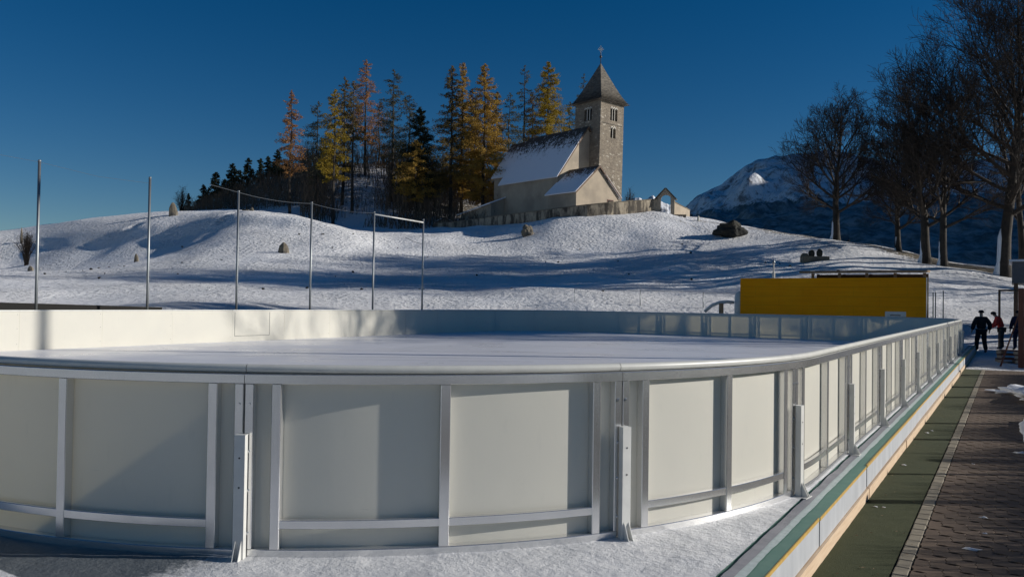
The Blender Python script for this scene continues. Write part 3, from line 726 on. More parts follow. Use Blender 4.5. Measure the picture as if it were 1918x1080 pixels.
# snow heap at the edge of the paving, snow scraps, dry leaves
def blob(mb, c, r, seed, sub=3, squash=(1, 1, 0.5), rough=0.25, flat=None):
    bm = bmesh.new(); bmesh.ops.create_icosphere(bm, subdivisions=sub, radius=1)
    V = []
    for v in bm.verts:
        d = v.co.normalized(); k = 1+rough*mn.noise(d*1.6+Vector((seed, 0, 0)))*2+rough*0.6*mn.noise(d*4+Vector((0, seed, 0)))
        p = Vector((d.x*squash[0], d.y*squash[1], d.z*squash[2]))*r*k; z = p.z
        if flat is not None: z = max(z, flat)
        V.append((c[0]+p.x, c[1]+p.y, c[2]+z))
    mb.add(V, [tuple(v.index for v in f.verts) for f in bm.faces]); bm.free(); return mb
p1 = on_z(1912, 745, PZ); p2 = on_z(1917, 830, PZ)
sb_ = MB(); blob(sb_, (p1[0]+0.25, p1[1]+0.3, PZ), 0.62, 3, 4, (0.75, 2.6, 0.36), 0.4, -0.01)
blob(sb_, (p1[0]+0.0, p1[1]+1.1, PZ), 0.5, 8, 4, (1.1, 1.6, 0.22), 0.4, -0.01); blob(sb_, (p2[0]+0.2, p2[1]+1.5, PZ), 0.42, 12, 4, (0.6, 3.2, 0.45), 0.3, -0.01)
o = sb_.build('snow_heap', MT['snow_cap'], None, True, loc=(p1[0], p1[1], PZ)); tag(o, 'white melting snow heap along the right edge of the brown paving', 'snow heap')
scr = MB(); r = random.Random(5)
for (x, y_, s) in [(1820, 1028, 0.03), (1845, 998, 0.012), (1842, 968, 0.02), (1913, 848, 0.05), (1822, 868, 0.01), (1736, 810, 0.015), (1745, 806, 0.012), (1693, 870, 0.014), (1640, 948, 0.012), (1655, 949, 0.01)]:
    p = on_z(x, y_, PZ+0.015); blob(scr, (p[0], p[1], PZ+0.014), s, x, 2, (1.6, 0.9, 0.5), 0.5, -0.002)
tag(scr.build('snow_scraps', MT['snow_cap'], None, True), 'tiny scraps of snow scattered over turf and paving', 'snow scraps', kind='stuff')
lf = MB(); r = random.Random(31)
for _ in range(420):
    x, y = r.uniform(-1.15, 1.5), 4+24*r.random()**1.4; s_l = r.uniform(0.008, 0.02); a = r.uniform(0, 6.3); z = PZ+0.017
    if x > -0.6 and r.random() < 0.35: continue
    u = np.array([math.cos(a), math.sin(a)])*s_l; v_ = np.array([-u[1], u[0]])*0.55; k = len(lf.v)
    lf.v += [(x-u[0], y-u[1], z), (x+v_[0], y+v_[1], z+0.006), (x+u[0], y+u[1], z+0.002), (x-v_[0], y-v_[1], z+0.004)]; lf.f += [(k, k+1, k+2), (k, k+2, k+3)]
tag(lf.build('dry_leaves', MT['timber_pale']), 'dry fallen leaves scattered over turf and paving', 'leaves', kind='stuff')
# snow covered ground past the end of the paving
fs = MB(); V = []; xs = np.arange(-1.15, 9, 0.25); ys = np.arange(29.2, 44, 0.25)
for y in ys:
    for x in xs: V.append((x, y, PZ+0.03+0.05*mn.noise(Vector((x*1.1, y*1.1, 3)))+0.03*mn.noise(Vector((x*4, y*4, 3)))-(0.06 if y < 29.4 or y > 43.6 else 0)))
n = len(xs); fs.add(V, [(j*n+i, j*n+i+1, (j+1)*n+i+1, (j+1)*n+i) for j in range(len(ys)-1) for i in range(n-1)])
tag(fs.build('snow_covered_yard', MT['snow_plain'], None, True), kind='structure')

# ============================================================ STEEL POLES BEHIND THE RINK
pole0 = None
spec = [(74, 303, 'leftmost tall steel pole behind the rink, standing left of the small upright stone'),
        (281, 335, 'second tall steel pole from the left, right beside the small upright stone'),
        (447, 357, 'third tall steel pole from the left, cable starting at its top below the dark trees'),
        (584, 378, 'fourth tall steel pole from the left, right of the big upright hillside stone'),
        (701, 397, 'fifth tall steel pole, left end of the white crossbar'),
        (793, 412, 'rightmost and shortest looking steel pole, right end of the white crossbar')]
PT = []
for x, y, lab in spec:
    p = on_plane_x(x, y, -24.4)
    if pole0 is None:
        pole0 = thing('steel_pole', lab, 'pole', (p[0], p[1], -0.35), 'steel poles behind the rink')
        MB().cyl((0, 0, 0), (0, 0, 5.93), 0.042, 14).build('shaft', MT['galv'], pole0, True)
        blob(MB(), (0, 0, 5.95), 0.05, 1, 2, (1, 1, 0.7), 0.0).build('end_cap', MT['galv'], pole0, True)
        MB().box(-0.12, 0.12, -0.12, 0.12, 0, 0.02).build('base_plate', MT['galv'], pole0)
        c = pole0
    else:
        c = copy_thing(pole0); c.location = (p[0], p[1], -0.35); c['label'] = lab
    PT.append((p[0], p[1], 5.56))
cb = MB()
for (a, b_) in ((2, 3), (3, 4)):
    A, B = np.array(PT[a]), np.array(PT[b_]); cb.tube([tuple(A+(B-A)*k/16-np.array([0, 0, 0.10*4*(k/16)*(1-k/16)])) for k in range(17)], 0.009, 4)
A = np.array(PT[2]); B = A+np.array([0, -1.3, 0.13]); cb.tube([tuple(A), tuple(B)], 0.008, 4)
tag(cb.build('steel_cable', MT['galv'], loc=PT[3]), 'thin steel cable strung between the tops of the middle poles', 'cable')
c2 = MB(); A, B = np.array(PT[0]), np.array(PT[0])+np.array([0, -6, 0.2]); c2.tube([tuple(A), tuple(B)], 0.004, 4); B = np.array(PT[1])-np.array([0, 0, 0.15]); c2.tube([tuple(A), tuple((A+B)/2-np.array([0, 0, 0.1])), tuple(B)], 0.004, 4)
tag(c2.build('thin_wire', MT['galv'], loc=PT[0]), 'hair thin wire running off the top of the leftmost pole', 'wire')
A, B = np.array(PT[4]), np.array(PT[5]); A = A-np.array([0, 0, 0.06]); B = B-np.array([0, 0, 0.1])
xb = thing('crossbar', 'white tubular crossbar joining the tops of the two right poles', 'crossbar', tuple(A))
MB().tube([(0, 0, 0), tuple(B-A)], 0.035, 10).build('bar', MT['leg'], xb, True)
MB().tube([(0, -0.02, -2.9+0.1*0)] and [tuple((B-A)*0.62+np.array([0, 0, -0.85])), tuple((B-A)*0.8+np.array([0, 0, -1.0])), tuple((B-A)*0.99+np.array([0, 0, -1.08]))], 0.012, 6).build('brace_cable', MT['galv'], xb)

za_ = on_plane_x(0, 566, -25.9)[2]; zb2 = on_plane_x(300, 575, -25.9)[2]
db = MB(); ya = on_plane_x(-200, 560, -25.9)[1]; yb = on_plane_x(300, 575, -25.9)[1]; zc_ = on_plane_x(-200, 560, -25.9)[2]
db.hexa([(0, 0, -0.5), (0.12, 0, -0.5), (0.12, yb-ya, -0.5), (0, yb-ya, -0.5), (0, 0, zc_), (0.12, 0, zc_), (0.12, yb-ya, zb2), (0, yb-ya, zb2)])
o = db.build('dark_barrier', MT['black']); o.location = (-25.9, ya, 0); tag(o, 'long low dark barrier just behind the far long boards at the left edge', 'barrier')

# thin fence beyond the far boards
fr0 = None
for k, (x, y, D, lab) in enumerate([(1077, 540, 55, 'thin grey fence post left of the others on the snow beyond the far boards'), (1200, 543, 55, 'thicker grey fence post between two thin ones beyond the far boards'), (1318, 547, 55, 'grey fence post just left of the curved white pipe')]):
    g = gpos(x, D); z1 = top_z(x, y, D)
    o = MB().cyl((0, 0, -0.3), (0, 0, z1-g[2]), 0.035 if k else 0.022, 8).build('fence_post', MT['galv'], None, True, None); o.location = tuple(g); tag(o, lab, 'fence post', 'fence posts beyond the far boards')
wr = MB(); a = at(1077, 541, 55); b_ = at(1200, 544, 55); c = at(1318, 548, 55); d = at(1385, 550, 55)
wr.tube([tuple(a), tuple(b_), tuple(c), tuple(d)], 0.010, 4)
tag(wr.build('fence_wire', MT['galv'], loc=tuple(a)), 'thin wire strung along the fence posts on the snow', 'wire')
for k, (x, y, D, lab) in enumerate([(1748, 547, 48, 'left one of two close green posts right of the yellow wall'), (1752.5, 547, 48, 'right one of two close green posts right of the yellow wall'), (1767, 544, 48, 'single green post standing right of the close pair')]):
    g = gpos(x, D); z1 = top_z(x, y, D); o = MB().cyl((0, 0, -0.3), (0, 0, z1-g[2]), 0.03, 8).build('green_post', MT['cap'] if False else simple('green_grey_paint', (0.2, 0.26, 0.22)), None, True); o.location = tuple(g)
    tag(o, lab, 'post', 'posts right of the yellow wall')

# ============================================================ YELLOW WALL, SHELTER AND NEIGHBOURS
WY = 44.2
def onY(x, y, Y): d = ray(x, y); return EYE+d*(Y/d[1])
xa = onY(1387, 521, WY)[0]; xb_ = onY(1735, 521, WY)[0]; zt = onY(1387, 521, WY)[2]
yw = thing('yellow_wall', 'long wall of yellow shuttering boards standing behind the far rink end', 'wall', ((xa+xb_)/2, WY, -0.36))
hw = (xb_-xa)/2; hh = zt+0.36
nb = 6; rows = [(0, 0.5), (0.5, 1.0), (1.0, 1.5), (1.5, 2.0), (2.0, 2.5), (2.5, 3.0), (3.0, hh)]
mb = MB(); r = random.Random(3)
for j, (z0, z1) in enumerate(rows):
    x = -hw; off = 1.25 if j % 2 else 0
    first = True
    while x < hw-0.01:
        x2 = min(hw, x+(1.25 if first and off else 2.5)); first = False
        e = r.uniform(0, 0.006); mb.box(x+0.0015, x2-0.0015, -0.02-e, 0.02, z0+0.0015, z1-0.0015); x = x2
mb.build('board_cladding', MT['yellow'], yw)
for k in range(7):
    x = -hw+0.06+(2*hw-0.12)*k/6; MB().box(x-0.05, x+0.05, 0.022, 0.12, 0, hh-0.02).build('stud', MT['beam'], yw)
MB().box(-hw+0.01, hw-0.01, 0.0205, 0.0215, 0.01, hh-0.01).build('backing_sheet', MT['timber_dark'], yw)
MB().box(hw+0.002, hw+0.03, -0.03, 0.12, 0, hh+0.01).build('edge_trim', MT['leg'], yw)
# shelter
sx0 = onY(1520, 505, 46.2)[0]; sx1 = onY(1735, 507, 46.2)[0]; rx0 = onY(1500, 506, 46.2)[0]
zr = onY(1735, 506, 46.2)[2]
sh = thing('timber_shelter', 'open timber shelter with low flat roof peeking over the yellow wall', 'shelter', ((sx0+sx1)/2, 46.2, -0.36)); L = (sx1-sx0)/2; H = zr+0.36
for k in range(5):
    x = -L+0.08+(2*L-0.16)*k/4
    for yy in (0.0, 1.5): MB().box(x-0.07, x+0.07, yy-0.07, yy+0.07, 0, H-0.125+yy*0.0).build('post', MT['timber_pale'], sh)
MB().hexa([(rx0-(sx0+sx1)/2, -0.35, H-0.12), (L+0.05, -0.35, H-0.12), (L+0.05, 1.8, H-0.04), (rx0-(sx0+sx1)/2, 1.8, H-0.04), (rx0-(sx0+sx1)/2, -0.35, H), (L+0.05, -0.35, H), (L+0.05, 1.8, H+0.08), (rx0-(sx0+sx1)/2, 1.8, H+0.08)]).build('roof', MT['timber_pale'], sh)
MB().box(-L, L, -0.09, -0.075, H-0.95, H-0.42).build('crosspiece', MT['timber_dark'], sh)
MB().box(-L, L, 1.38, 1.43, 0, H-0.15).build('back_wall', MT['timber_dark'], sh)
mb = MB()
for k in range(9): x = -L+0.3+(2*L-0.9)*k/8; mb.box(x, x+0.35+0.2*(k % 3 == 0), 1.2, 1.6, H-0.62, H-0.42-0.04*(k % 2))
mb.build('stored_bundles', MT['snow_cap'], sh)
# white tank & curved pipe left of the yellow wall
g = onY(1380, 560, 44.0)
tk = thing('white_tank', 'white rounded tank half hidden behind the left end of the yellow wall', 'tank', (g[0]+0.05, 44.6, -0.36))
zt2 = onY(1380, 545, 44.6)[2]+0.36
MB().tube([(0, 0, 0.05), (0, 0, zt2-0.35), (0, 0, zt2-0.12), (0, 0, zt2)], [0.34, 0.34, 0.27, 0.08], 20).build('body', MT['leg'], tk, True)
MB().cyl((0, 0, 0), (0, 0, 0.06), 0.38, 20).build('foot_ring', MT['galv'], tk)
pp = MB(); pts = [onY(1320, 583, 43.4), onY(1333, 572, 43.4), onY(1348, 566, 43.6), onY(1362, 565, 43.9), onY(1374, 566, 44.2)]
pp.tube([tuple(q) for q in pts], 0.09, 10); tag(pp.build('curved_pipe', MT['leg'], None, True, tuple(pts[0])), 'curved white pipe running down from the tank behind the far boards', 'pipe')
st = onY(1351, 568, 43.0); o = MB().cyl((0, 0, 0), (0, 0, st[2]+0.36), 0.13, 10).build('timber_stump', MT['timber_pale'], None); o.location = (st[0], 43.0, -0.36); tag(o, 'short round timber stump below the curved white pipe', 'stump')
# placard on the far board
q0 = onY(1658, 583, 39.75); q1 = onY(1697, 583, 39.75)
pc = thing('placard', 'small white placard standing on the far boards in front of the yellow wall', 'placard', ((q0[0]+q1[0])/2, 39.72, 1.19))
wv_ = (q1[0]-q0[0])/2
MB().box(-wv_, wv_, -0.015, 0.015, 0.0, q0[2]-1.19).build('plate', MT['leg'], pc); MB().box(-wv_*0.5, wv_*0.5, -0.019, -0.0155, 0.05, 0.09).build('dark_slot', MT['dark'], pc)
# pale post with lamp head on the slope
g = gpos(1449, 62); zt2 = top_z(1449, 486, 62)
sp_ = thing('pale_post', 'pale slender post with small lamp head rising behind the yellow wall', 'post', tuple(g)); hh2 = zt2-g[2]
MB().tube([(0, 0, -0.3), (0, 0, hh2*0.62), (0, 0, hh2*0.66), (0, 0, hh2*0.9)], [0.13, 0.12, 0.05, 0.05], 8).build('shaft', MT['stone_trim'], sp_, True)
MB().tube([(0, 0, hh2*0.9), (0, 0, hh2*0.93), (0, 0, hh2)], [0.12, 0.13, 0.03], 8).build('lamp_head', MT['galv'], sp_, True)

# right-hand edge: grey hut, timber frame, pallets
g = at(1888, 510, 46)
gh = thing('grey_hut', 'dark grey hut cut off by the right edge of the picture', 'hut', (g[0]+2.2, g[1]+1.2, 1.2))
z0h = at(1890, 530, 46)[2]-1.2; z1h = at(1890, 490, 46)[2]-1.2
MB().box(-2.0, 3.5, -1.2, 3, z0h, z1h).build('wall', simple('grey_cladding', (0.10, 0.11, 0.12), (0.14, 0.14, 0.15), 3, 0.8), gh)
MB().box(-2.15, 3.7, -1.35, 3.2, z1h+0.002, z1h+0.12).build('roof', MT['snow_cap'], gh)
for xx in (-1.8, 3.2): 
    for yy in (-1.0, 2.7): MB().box(xx-0.1, xx+0.1, yy-0.1, yy+0.1, ground(g[0]+2.2+xx, g[1]+1.2+yy)-1.5, z0h-0.002).build('stilt', MT['timber_dark'], gh)
fy = 46.2
p = onY(1872, 542, fy); q = onY(1912, 540, fy)
tf = thing('timber_portal', 'dark timber door frame standing upright beside the pallets', 'frame', (p[0], fy, PZ)); ww = q[0]-p[0]; zz = p[2]-PZ
MB().box(-0.05, 0.05, -0.05, 0.05, 0, zz).build('upright', MT['timber_dark'], tf)
MB().box(ww-0.06, ww+0.06, -0.05, 0.05, 0, zz).build('upright', MT['timber_dark'], tf)
MB().box(0.052, ww-0.062, -0.05, 0.05, zz-0.09, zz).build('lintel', MT['timber_dark'], tf)
q = onY(1913, 540, 31.2); pz = q[2]-PZ
rp = thing('timber_post', 'thick red brown timber post with slanting brace at the right edge', 'post', (q[0], 31.2, PZ))
MB().box(-0.085, 0.085, -0.085, 0.085, 0, pz).build('post_shaft', MT['timber_red'], rp)
MB().prism([(-0.62, -0.03, 0.0), (-0.56, -0.03, 0.0), (-0.088, -0.03, pz*0.62), (-0.088, -0.03, pz*0.67)], (0, 0.05, 0)).build('brace', MT['timber_red'], rp)
pal0 = None
pp1 = on_z(1897, 681, PZ+0.03)
for k, lab in enumerate(['red brown pallet at the bottom of the stack by the timber frame', 'middle pallet of the stack by the timber frame', 'topmost pallet of the stack by the timber frame']):
    loc = (pp1[0]+0.1+0.03*k, pp1[1]+0.7+0.04*k, PZ+0.02+0.152*k)
    if pal0 is None:
        pal0 = thing('pallet', lab, 'pallet', loc, 'stacked pallets')
        for i in range(5): MB().box(-0.6, 0.6, -0.4+0.17*i, -0.4+0.17*i+0.11, 0.122, 0.146).build('deck_plank', MT['timber_red'], pal0)
        for i in range(3):
            MB().box(-0.6, 0.6, -0.4+0.345*i, -0.3+0.345*i, 0.0, 0.02).build('bottom_runner', MT['timber_red'], pal0)
            for j in range(3): MB().box(-0.6+0.53*j, -0.46+0.53*j, -0.4+0.345*i, -0.3+0.345*i, 0.021, 0.121).build('block', MT['beam'], pal0)
        pal0.rotation_euler.z = 0.12; c = pal0
    else:
        c = copy_thing(pal0); c.location = loc; c['label'] = lab; c.rotation_euler.z = 0.12-0.15*k

# ============================================================ PEOPLE
def skin_mesh(name, verts, edges, radii, m, parent, sub=1):
    me = bpy.data.meshes.new(name); me.from_pydata(verts, edges, []); me.update(); me.materials.append(m)
    o = bpy.data.objects.new(name, me); COL.objects.link(o)
    if parent: o.parent = parent
    sk = o.modifiers.new('skin', 'SKIN'); sk.use_smooth_shade = True
    lay = me.skin_vertices[0] if me.skin_vertices else None
    if lay is None:
        bm = bmesh.new(); bm.from_mesh(me); bm.verts.layers.skin.verify(); bm.to_mesh(me); bm.free(); lay = me.skin_vertices[0]
    for i, rr in enumerate(radii):
        lay.data[i].radius = rr if isinstance(rr, tuple) else (rr, rr)
        lay.data[i].use_root = (i == 0)
    s = o.modifiers.new('sub', 'SUBSURF'); s.levels = sub; s.render_levels = sub
    return o
def person(loc, rz, H, label, jacket, trousers, hat, pose, loose=0.02):
    s = H/1.80; root = thing('person', label, 'person', loc, None, rz)
    J = dict(pel=(0, 0, .96), bel=(0, 0, 1.12), che=(0, .01, 1.32), neckb=(0, .0, 1.49), neck=(0, .015, 1.56), head=(0, .03, 1.66), crown=(0, .02, 1.735),
             shl=(-.19, 0, 1.43), shr=(.19, 0, 1.43), ell=(-.27, -.02, 1.16), elr=(.27, -.02, 1.16), wrl=(-.28, .1, .93), wrr=(.28, .1, .93),
             hpl=(-.1, 0, .90), hpr=(.1, 0, .90), knl=(-.12, .03, .50), knr=(.12, .03, .50), anl=(-.13, -.02, .09), anr=(.13, -.02, .09), tol=(-.15, .17, .035), tor=(.15, .17, .035))
    J.update(pose)
    def V(k): return tuple(c*s for c in J[k])
    keys = list(J); rr = dict(pel=(.15, .11), bel=(.135, .10), che=(.165, .115), neckb=.075, neck=.058, head=(.078, .095), crown=(.06, .07), shl=.068, shr=.068, ell=.045, elr=.045, wrl=.03, wrr=.03, hpl=.085, hpr=.085, knl=.056, knr=.056, anl=.04, anr=.04, tol=.032, tor=.032)
    E = [('pel', 'bel'), ('bel', 'che'), ('che', 'neckb'), ('neckb', 'neck'), ('neck', 'head'), ('head', 'crown'), ('che', 'shl'), ('che', 'shr'), ('shl', 'ell'), ('shr', 'elr'), ('ell', 'wrl'), ('elr', 'wrr'), ('pel', 'hpl'), ('pel', 'hpr'), ('hpl', 'knl'), ('hpr', 'knr'), ('knl', 'anl'), ('knr', 'anr'), ('anl', 'tol'), ('anr', 'tor')]
    vs = [V(k) for k in keys]; ed = [(keys.index(a), keys.index(b_)) for a, b_ in E]
    rad_ = [tuple(c*s for c in (rr[k] if isinstance(rr[k], tuple) else (rr[k], rr[k]))) for k in keys]
    # palms and five fingers each
    for sd, wk, ek in ((-1, 'wrl', 'ell'), (1, 'wrr', 'elr')):
        wv2 = Vector(V(wk)); d = (wv2-Vector(V(ek))).normalized(); side = Vector((0, 1, 0)); side = (side-d*side.dot(d)).normalized()
        pi_ = len(vs); vs.append(tuple(wv2+d*0.06*s)); rad_.append((.022*s, .036*s)); ed.append((keys.index(wk), pi_))
        k2 = len(vs); vs.append(tuple(wv2+d*0.095*s)); rad_.append((.016*s, .038*s)); ed.append((pi_, k2))
        for fi, (off, ln) in enumerate(((.03, .06), (.01, .072), (-.01, .066), (-.03, .05))):
            b1 = len(vs); vs.append(tuple(wv2+d*(0.105+ln*0.4)*s+side*off*s)); rad_.append((.009*s, .009*s)); ed.append((k2, b1))
            vs.append(tuple(wv2+d*(0.1+ln*0.9)*s+side*off*s+Vector((-sd*0.018*s, 0, 0)))); rad_.append((.007*s, .007*s)); ed.append((b1, b1+1))
        b1 = len(vs); vs.append(tuple(wv2+d*0.07*s+side*0.055*s)); rad_.append((.010*s, .010*s)); ed.append((pi_, b1)); vs.append(tuple(wv2+d*0.10*s+side*0.07*s)); rad_.append((.008*s, .008*s)); ed.append((b1, b1+1))
    skin_mesh('body', vs, ed, rad_, MT['skin'], root, 1)
    def garment(nm, ks, m, grow):
        kk = [k for k in keys if k in ks]; e2 = [(kk.index(a), kk.index(b_)) for a, b_ in E if a in kk and b_ in kk]
        r2 = [tuple((c+grow)*s for c in (rr[k] if isinstance(rr[k], tuple) else (rr[k], rr[k]))) for k in kk]
        skin_mesh(nm, [V(k) for k in kk], e2, r2, m, root, 2)
    rr['pel'] = (.125, .095)
    garment('trousers', ('pel', 'hpl', 'hpr', 'knl', 'knr', 'anl', 'anr'), trousers, loose+0.005)
    rr['pel'] = (.15, .12)
    garment('jacket', ('pel', 'bel', 'che', 'neckb', 'shl', 'shr', 'ell', 'elr', 'wrl', 'wrr'), jacket, loose+0.012)
    garment('shoe', ('anl', 'tol'), MT['dark'], 0.016); garment('shoe', ('anr', 'tor'), MT['dark'], 0.016)
    h = Vector(V('head')); c = Vector(V('crown'))
    mb = MB(); blob(mb, (c.x, c.y-0.005*s, c.z-0.035*s), 0.112*s, 1, 3, (0.93, 1.06, 0.85), 0.02, -0.03*s); mb.build('cap', hat, root, True)
    nz = MB(); fwd = (h-Vector(V('neck'))); blob(nz, (h.x, h.y+0.105*s, h.z-0.01*s), 0.018*s, 2, 2, (0.7, 1.1, 1.4), 0.0); nz.build('nose', MT['skin'], root, True)
    return root
CL = {'black': cloth('black_cloth', (0.012, 0.012, 0.014)), 'red': cloth('red_orange_jacket', (0.85, 0.055, 0.035)), 'navy': cloth('navy_cloth', (0.02, 0.025, 0.06)), 'grey': cloth('brown_grey_trousers', (0.06, 0.045, 0.035))}
def pplace(x, yfeet, z=PZ+0.04): return on_z(x, yfeet, z)
q = pplace(1838, 660); person((q[0], q[1], PZ+0.04), rad(20), 1.86, 'person in black seen from behind walking on the snow beyond the paving', CL['black'], CL['black'], CL['black'],
    dict(wrl=(-.33, .06, .95), wrr=(.33, .05, .95), ell=(-.31, -.06, 1.18), elr=(.31, -.06, 1.18), anl=(-.15, .12, .10), tol=(-.17, .30, .04), knl=(-.13, .12, .51), anr=(.14, -.12, .10), tor=(.16, .05, .035)), 0.035)
q = pplace(1876, 654); person((q[0], q[1], PZ+0.04), rad(100), 1.88, 'person in a red orange jacket leaning forward over the timber', CL['red'], CL['grey'], CL['black'],
    dict(che=(0, .12, 1.30), bel=(0, .05, 1.12), neckb=(0, .19, 1.45), neck=(0, .24, 1.50), head=(0, .30, 1.58), crown=(0, .33, 1.65), shl=(-.19, .14, 1.40), shr=(.19, .14, 1.40), ell=(-.24, .24, 1.14), elr=(.24, .24, 1.14), wrl=(-.18, .42, 1.0), wrr=(.18, .42, 1.0)), 0.03)
q = pplace(1907, 655); person((q[0], q[1], PZ+0.04), rad(160), 1.86, 'person in dark navy clothes standing behind the red brown upright', CL['navy'], CL['navy'], CL['black'],
    dict(wrl=(-.22, .28, 1.02), ell=(-.26, .04, 1.15)), 0.03)

# ============================================================ CHURCH
th = rad(42)
R2 = np.array([math.cos(AZ), math.sin(AZ)]); F2 = np.array([-math.sin(AZ), math.cos(AZ)])
Aax = R2*math.cos(th)+F2*math.sin(th); Bax = -R2*math.sin(th)+F2*math.cos(th)
CB = at(1119, 400, 115); CZ = 13.0
church = thing('church', 'old hilltop church with cream plaster walls and snowy steep roofs', 'church', (CB[0], CB[1], CZ), None, math.atan2(Aax[1], Aax[0]))
# local frame: x = along a, y = along b, z up from CZ
def roof_slab(mb, p_eave0, p_eave1, p_ridge1, p_ridge0, t_):
    P = [np.array(q, float) for q in (p_eave0, p_eave1, p_ridge1, p_ridge0)]
    n = np.cross(P[1]-P[0], P[3]-P[0]); n /= np.linalg.norm(n); n = n if n[2] > 0 else -n
    k = len(mb.v); mb.hexa([P[0], P[1], P[2], P[3], P[0]+n*t_, P[1]+n*t_, P[2]+n*t_, P[3]+n*t_])
    if mb.uv is None: mb.uv = []
    mb.uv += [(0, 0), (1, 0), (1, 1), (0, 1)]*2
def gabled(x0, x1, y0, y1, z0, ze, xr, zr, parent, nm='wall', ov=0.35, ovg=0.3, ze2=None, roofm=None):
    ze2 = ze if ze2 is None else ze2
    mb = MB(); poly = [(x0, y0, z0), (x1, y0, z0), (x1, y0, ze2), (xr, y0, zr), (x0, y0, ze)]
    mb.prism(poly, (0, y1-y0, 0)); wl = mb.build(nm, MT['plaster'], parent)
    rf = MB(); sl = (zr-ze)/(xr-x0); roof_slab(rf, (x0-ov, y0-ovg, ze-ov*sl+0.02), (x0-ov, y1+ovg, ze-ov*sl+0.02), (xr, y1+ovg, zr+0.02), (xr, y0-ovg, zr+0.02), 0.16)
    sl2 = (zr-ze2)/(x1-xr); roof_slab(rf, (x1+ov, y0-ovg, ze2-ov*sl2+0.02), (x1+ov, y1+ovg, ze2-ov*sl2+0.02), (xr+0.003, y1+ovg, zr+0.02), (xr+0.003, y0-ovg, zr+0.02), 0.16)
    r_ = rf.build('roof', roofm or MT['snowroof'], parent)
    # dark verge boards
    vb = MB()
    for xe, ze_, s_ in ((x0-ov, ze-ov*sl, -1), (x1+ov, ze2-ov*sl2, 1)):
        vb.prism([(xe, y0-ovg-0.03, ze_-0.12), (xr, y0-ovg-0.03, zr-0.12), (xr, y0-ovg-0.03, zr+0.14), (xe, y0-ovg-0.03, ze_+0.14)], (0, 0.028, 0))
    vb.build('verge_board', MT['timber_dark'], parent)
    return wl, r_
gabled(-6.3, 5.7, 1.9, 14.0, -1, 19.4-CZ+0.3, -0.3, 27.3-CZ, church, 'nave_wall')
gabled(-4.3, 3.7, 14.02, 18.0, -1, 21.4-CZ, -0.3, 26.9-CZ, church, 'choir_wall')
# porch annex
gabled(-8.2, 0.5, -3.5, 1.88, -2, 16.4-CZ+0.35, -3.8, 20.5-CZ, church, 'annex_wall')
wn = MB(); wn.box(-1.9, -0.6, -3.55, -3.503, 2.35, 3.15); wf = wn.build('annex_window', MT['timber_red'], church)
MB().box(-1.78, -1.3, -3.575, -3.552, 2.45, 3.05).build('pane', MT['black'], wf); MB().box(-1.2, -0.72, -3.575, -3.552, 2.45, 3.05).build('pane', MT['black'], wf)
# lean-to at the left
lt = MB(); lt.hexa([(-9.0, 13.2, -1.5), (-6.32, 13.2, -1.5), (-6.32, 20.5, -1.5), (-9.0, 20.5, -1.5), (-9.0, 13.2, 3.3), (-6.32, 13.2, 4.3), (-6.32, 20.5, 3.0), (-9.0, 20.5, 2.1)]); lt.build('lean_to_wall', MT['plaster'], church)
lr = MB(); roof_slab(lr, (-9.4, 12.9, 3.25), (-9.4, 20.9, 2.0), (-6.3, 20.9, 3.15), (-6.3, 12.9, 4.4), 0.18)
lr.uv = [(0, 0)]*8; lr.build('lean_to_roof', MT['snowroof'], church)
# tower: walls with real openings
TW = 5.2; TH = 31.3-CZ
tower = MB()
def wall_open(mb, x0, x1, z0, z1, holes, fn, depth):
    xs = sorted({x0, x1, *[h[0] for h in holes], *[h[1] for h in holes]}); zs = sorted({z0, z1, *[h[2] for h in holes], *[h[3] for h in holes]})
    for i in range(len(xs)-1):
        for j in range(len(zs)-1):
            cx_, cz_ = (xs[i]+xs[i+1])/2, (zs[j]+zs[j+1])/2
            if any(h[0] < cx_ < h[1] and h[2] < cz_ < h[3] for h in holes): continue
            mb.add([fn(xs[i], 0, zs[j]), fn(xs[i+1], 0, zs[j]), fn(xs[i+1], 0, zs[j+1]), fn(xs[i], 0, zs[j+1])], [(0, 1, 2, 3)])
    for a, b_, c, d in holes:
        q = [(a, c), (b_, c), (b_, d), (a, d)]
        for k in range(4):
            p, r_ = q[k], q[(k+1) % 4]; mb.add([fn(p[0], 0, p[1]), fn(r_[0], 0, r_[1]), fn(r_[0], depth, r_[1]), fn(p[0], depth, p[1])], [(0, 1, 2, 3)])
lean = math.tan(rad(1.1)); taper = 0.006
def tz(x, y, z):   # lean + taper
    k = 1-taper*z/5; cx_, cy_ = TW/2, TW/2
    return ((x-cx_)*k+cx_+lean*z*0.74, (y-cy_)*k+cy_-lean*z*0.67, z)
def zy(y): return 1.6+(568-y)/1490*115.5-CZ
holes_r = [(2.15, 3.75, zy(221), zy(196)), (2.3, 3.45, zy(254), zy(233)), (2.85, 2.97, zy(345), zy(330))]
holes_l = [(1.8, 3.3, zy(221), zy(197))]
wall_open(tower, 0, TW, -2, TH, holes_r, lambda u, d, z: tz(u, d, z), 0.7)
wall_open(tower, 0, TW, -2, TH, holes_l, lambda u, d, z: tz(d, u, z), 0.7)
wall_open(tower, 0, TW, -2, TH, holes_r[:2], lambda u, d, z: tz(TW-d, u, z), 0.7)
wall_open(tower, 0, TW, -2, TH, holes_r[:2], lambda u, d, z: tz(u, TW-d, z), 0.7)
twr = tower.build('tower_wall', MT['rubble'], church)
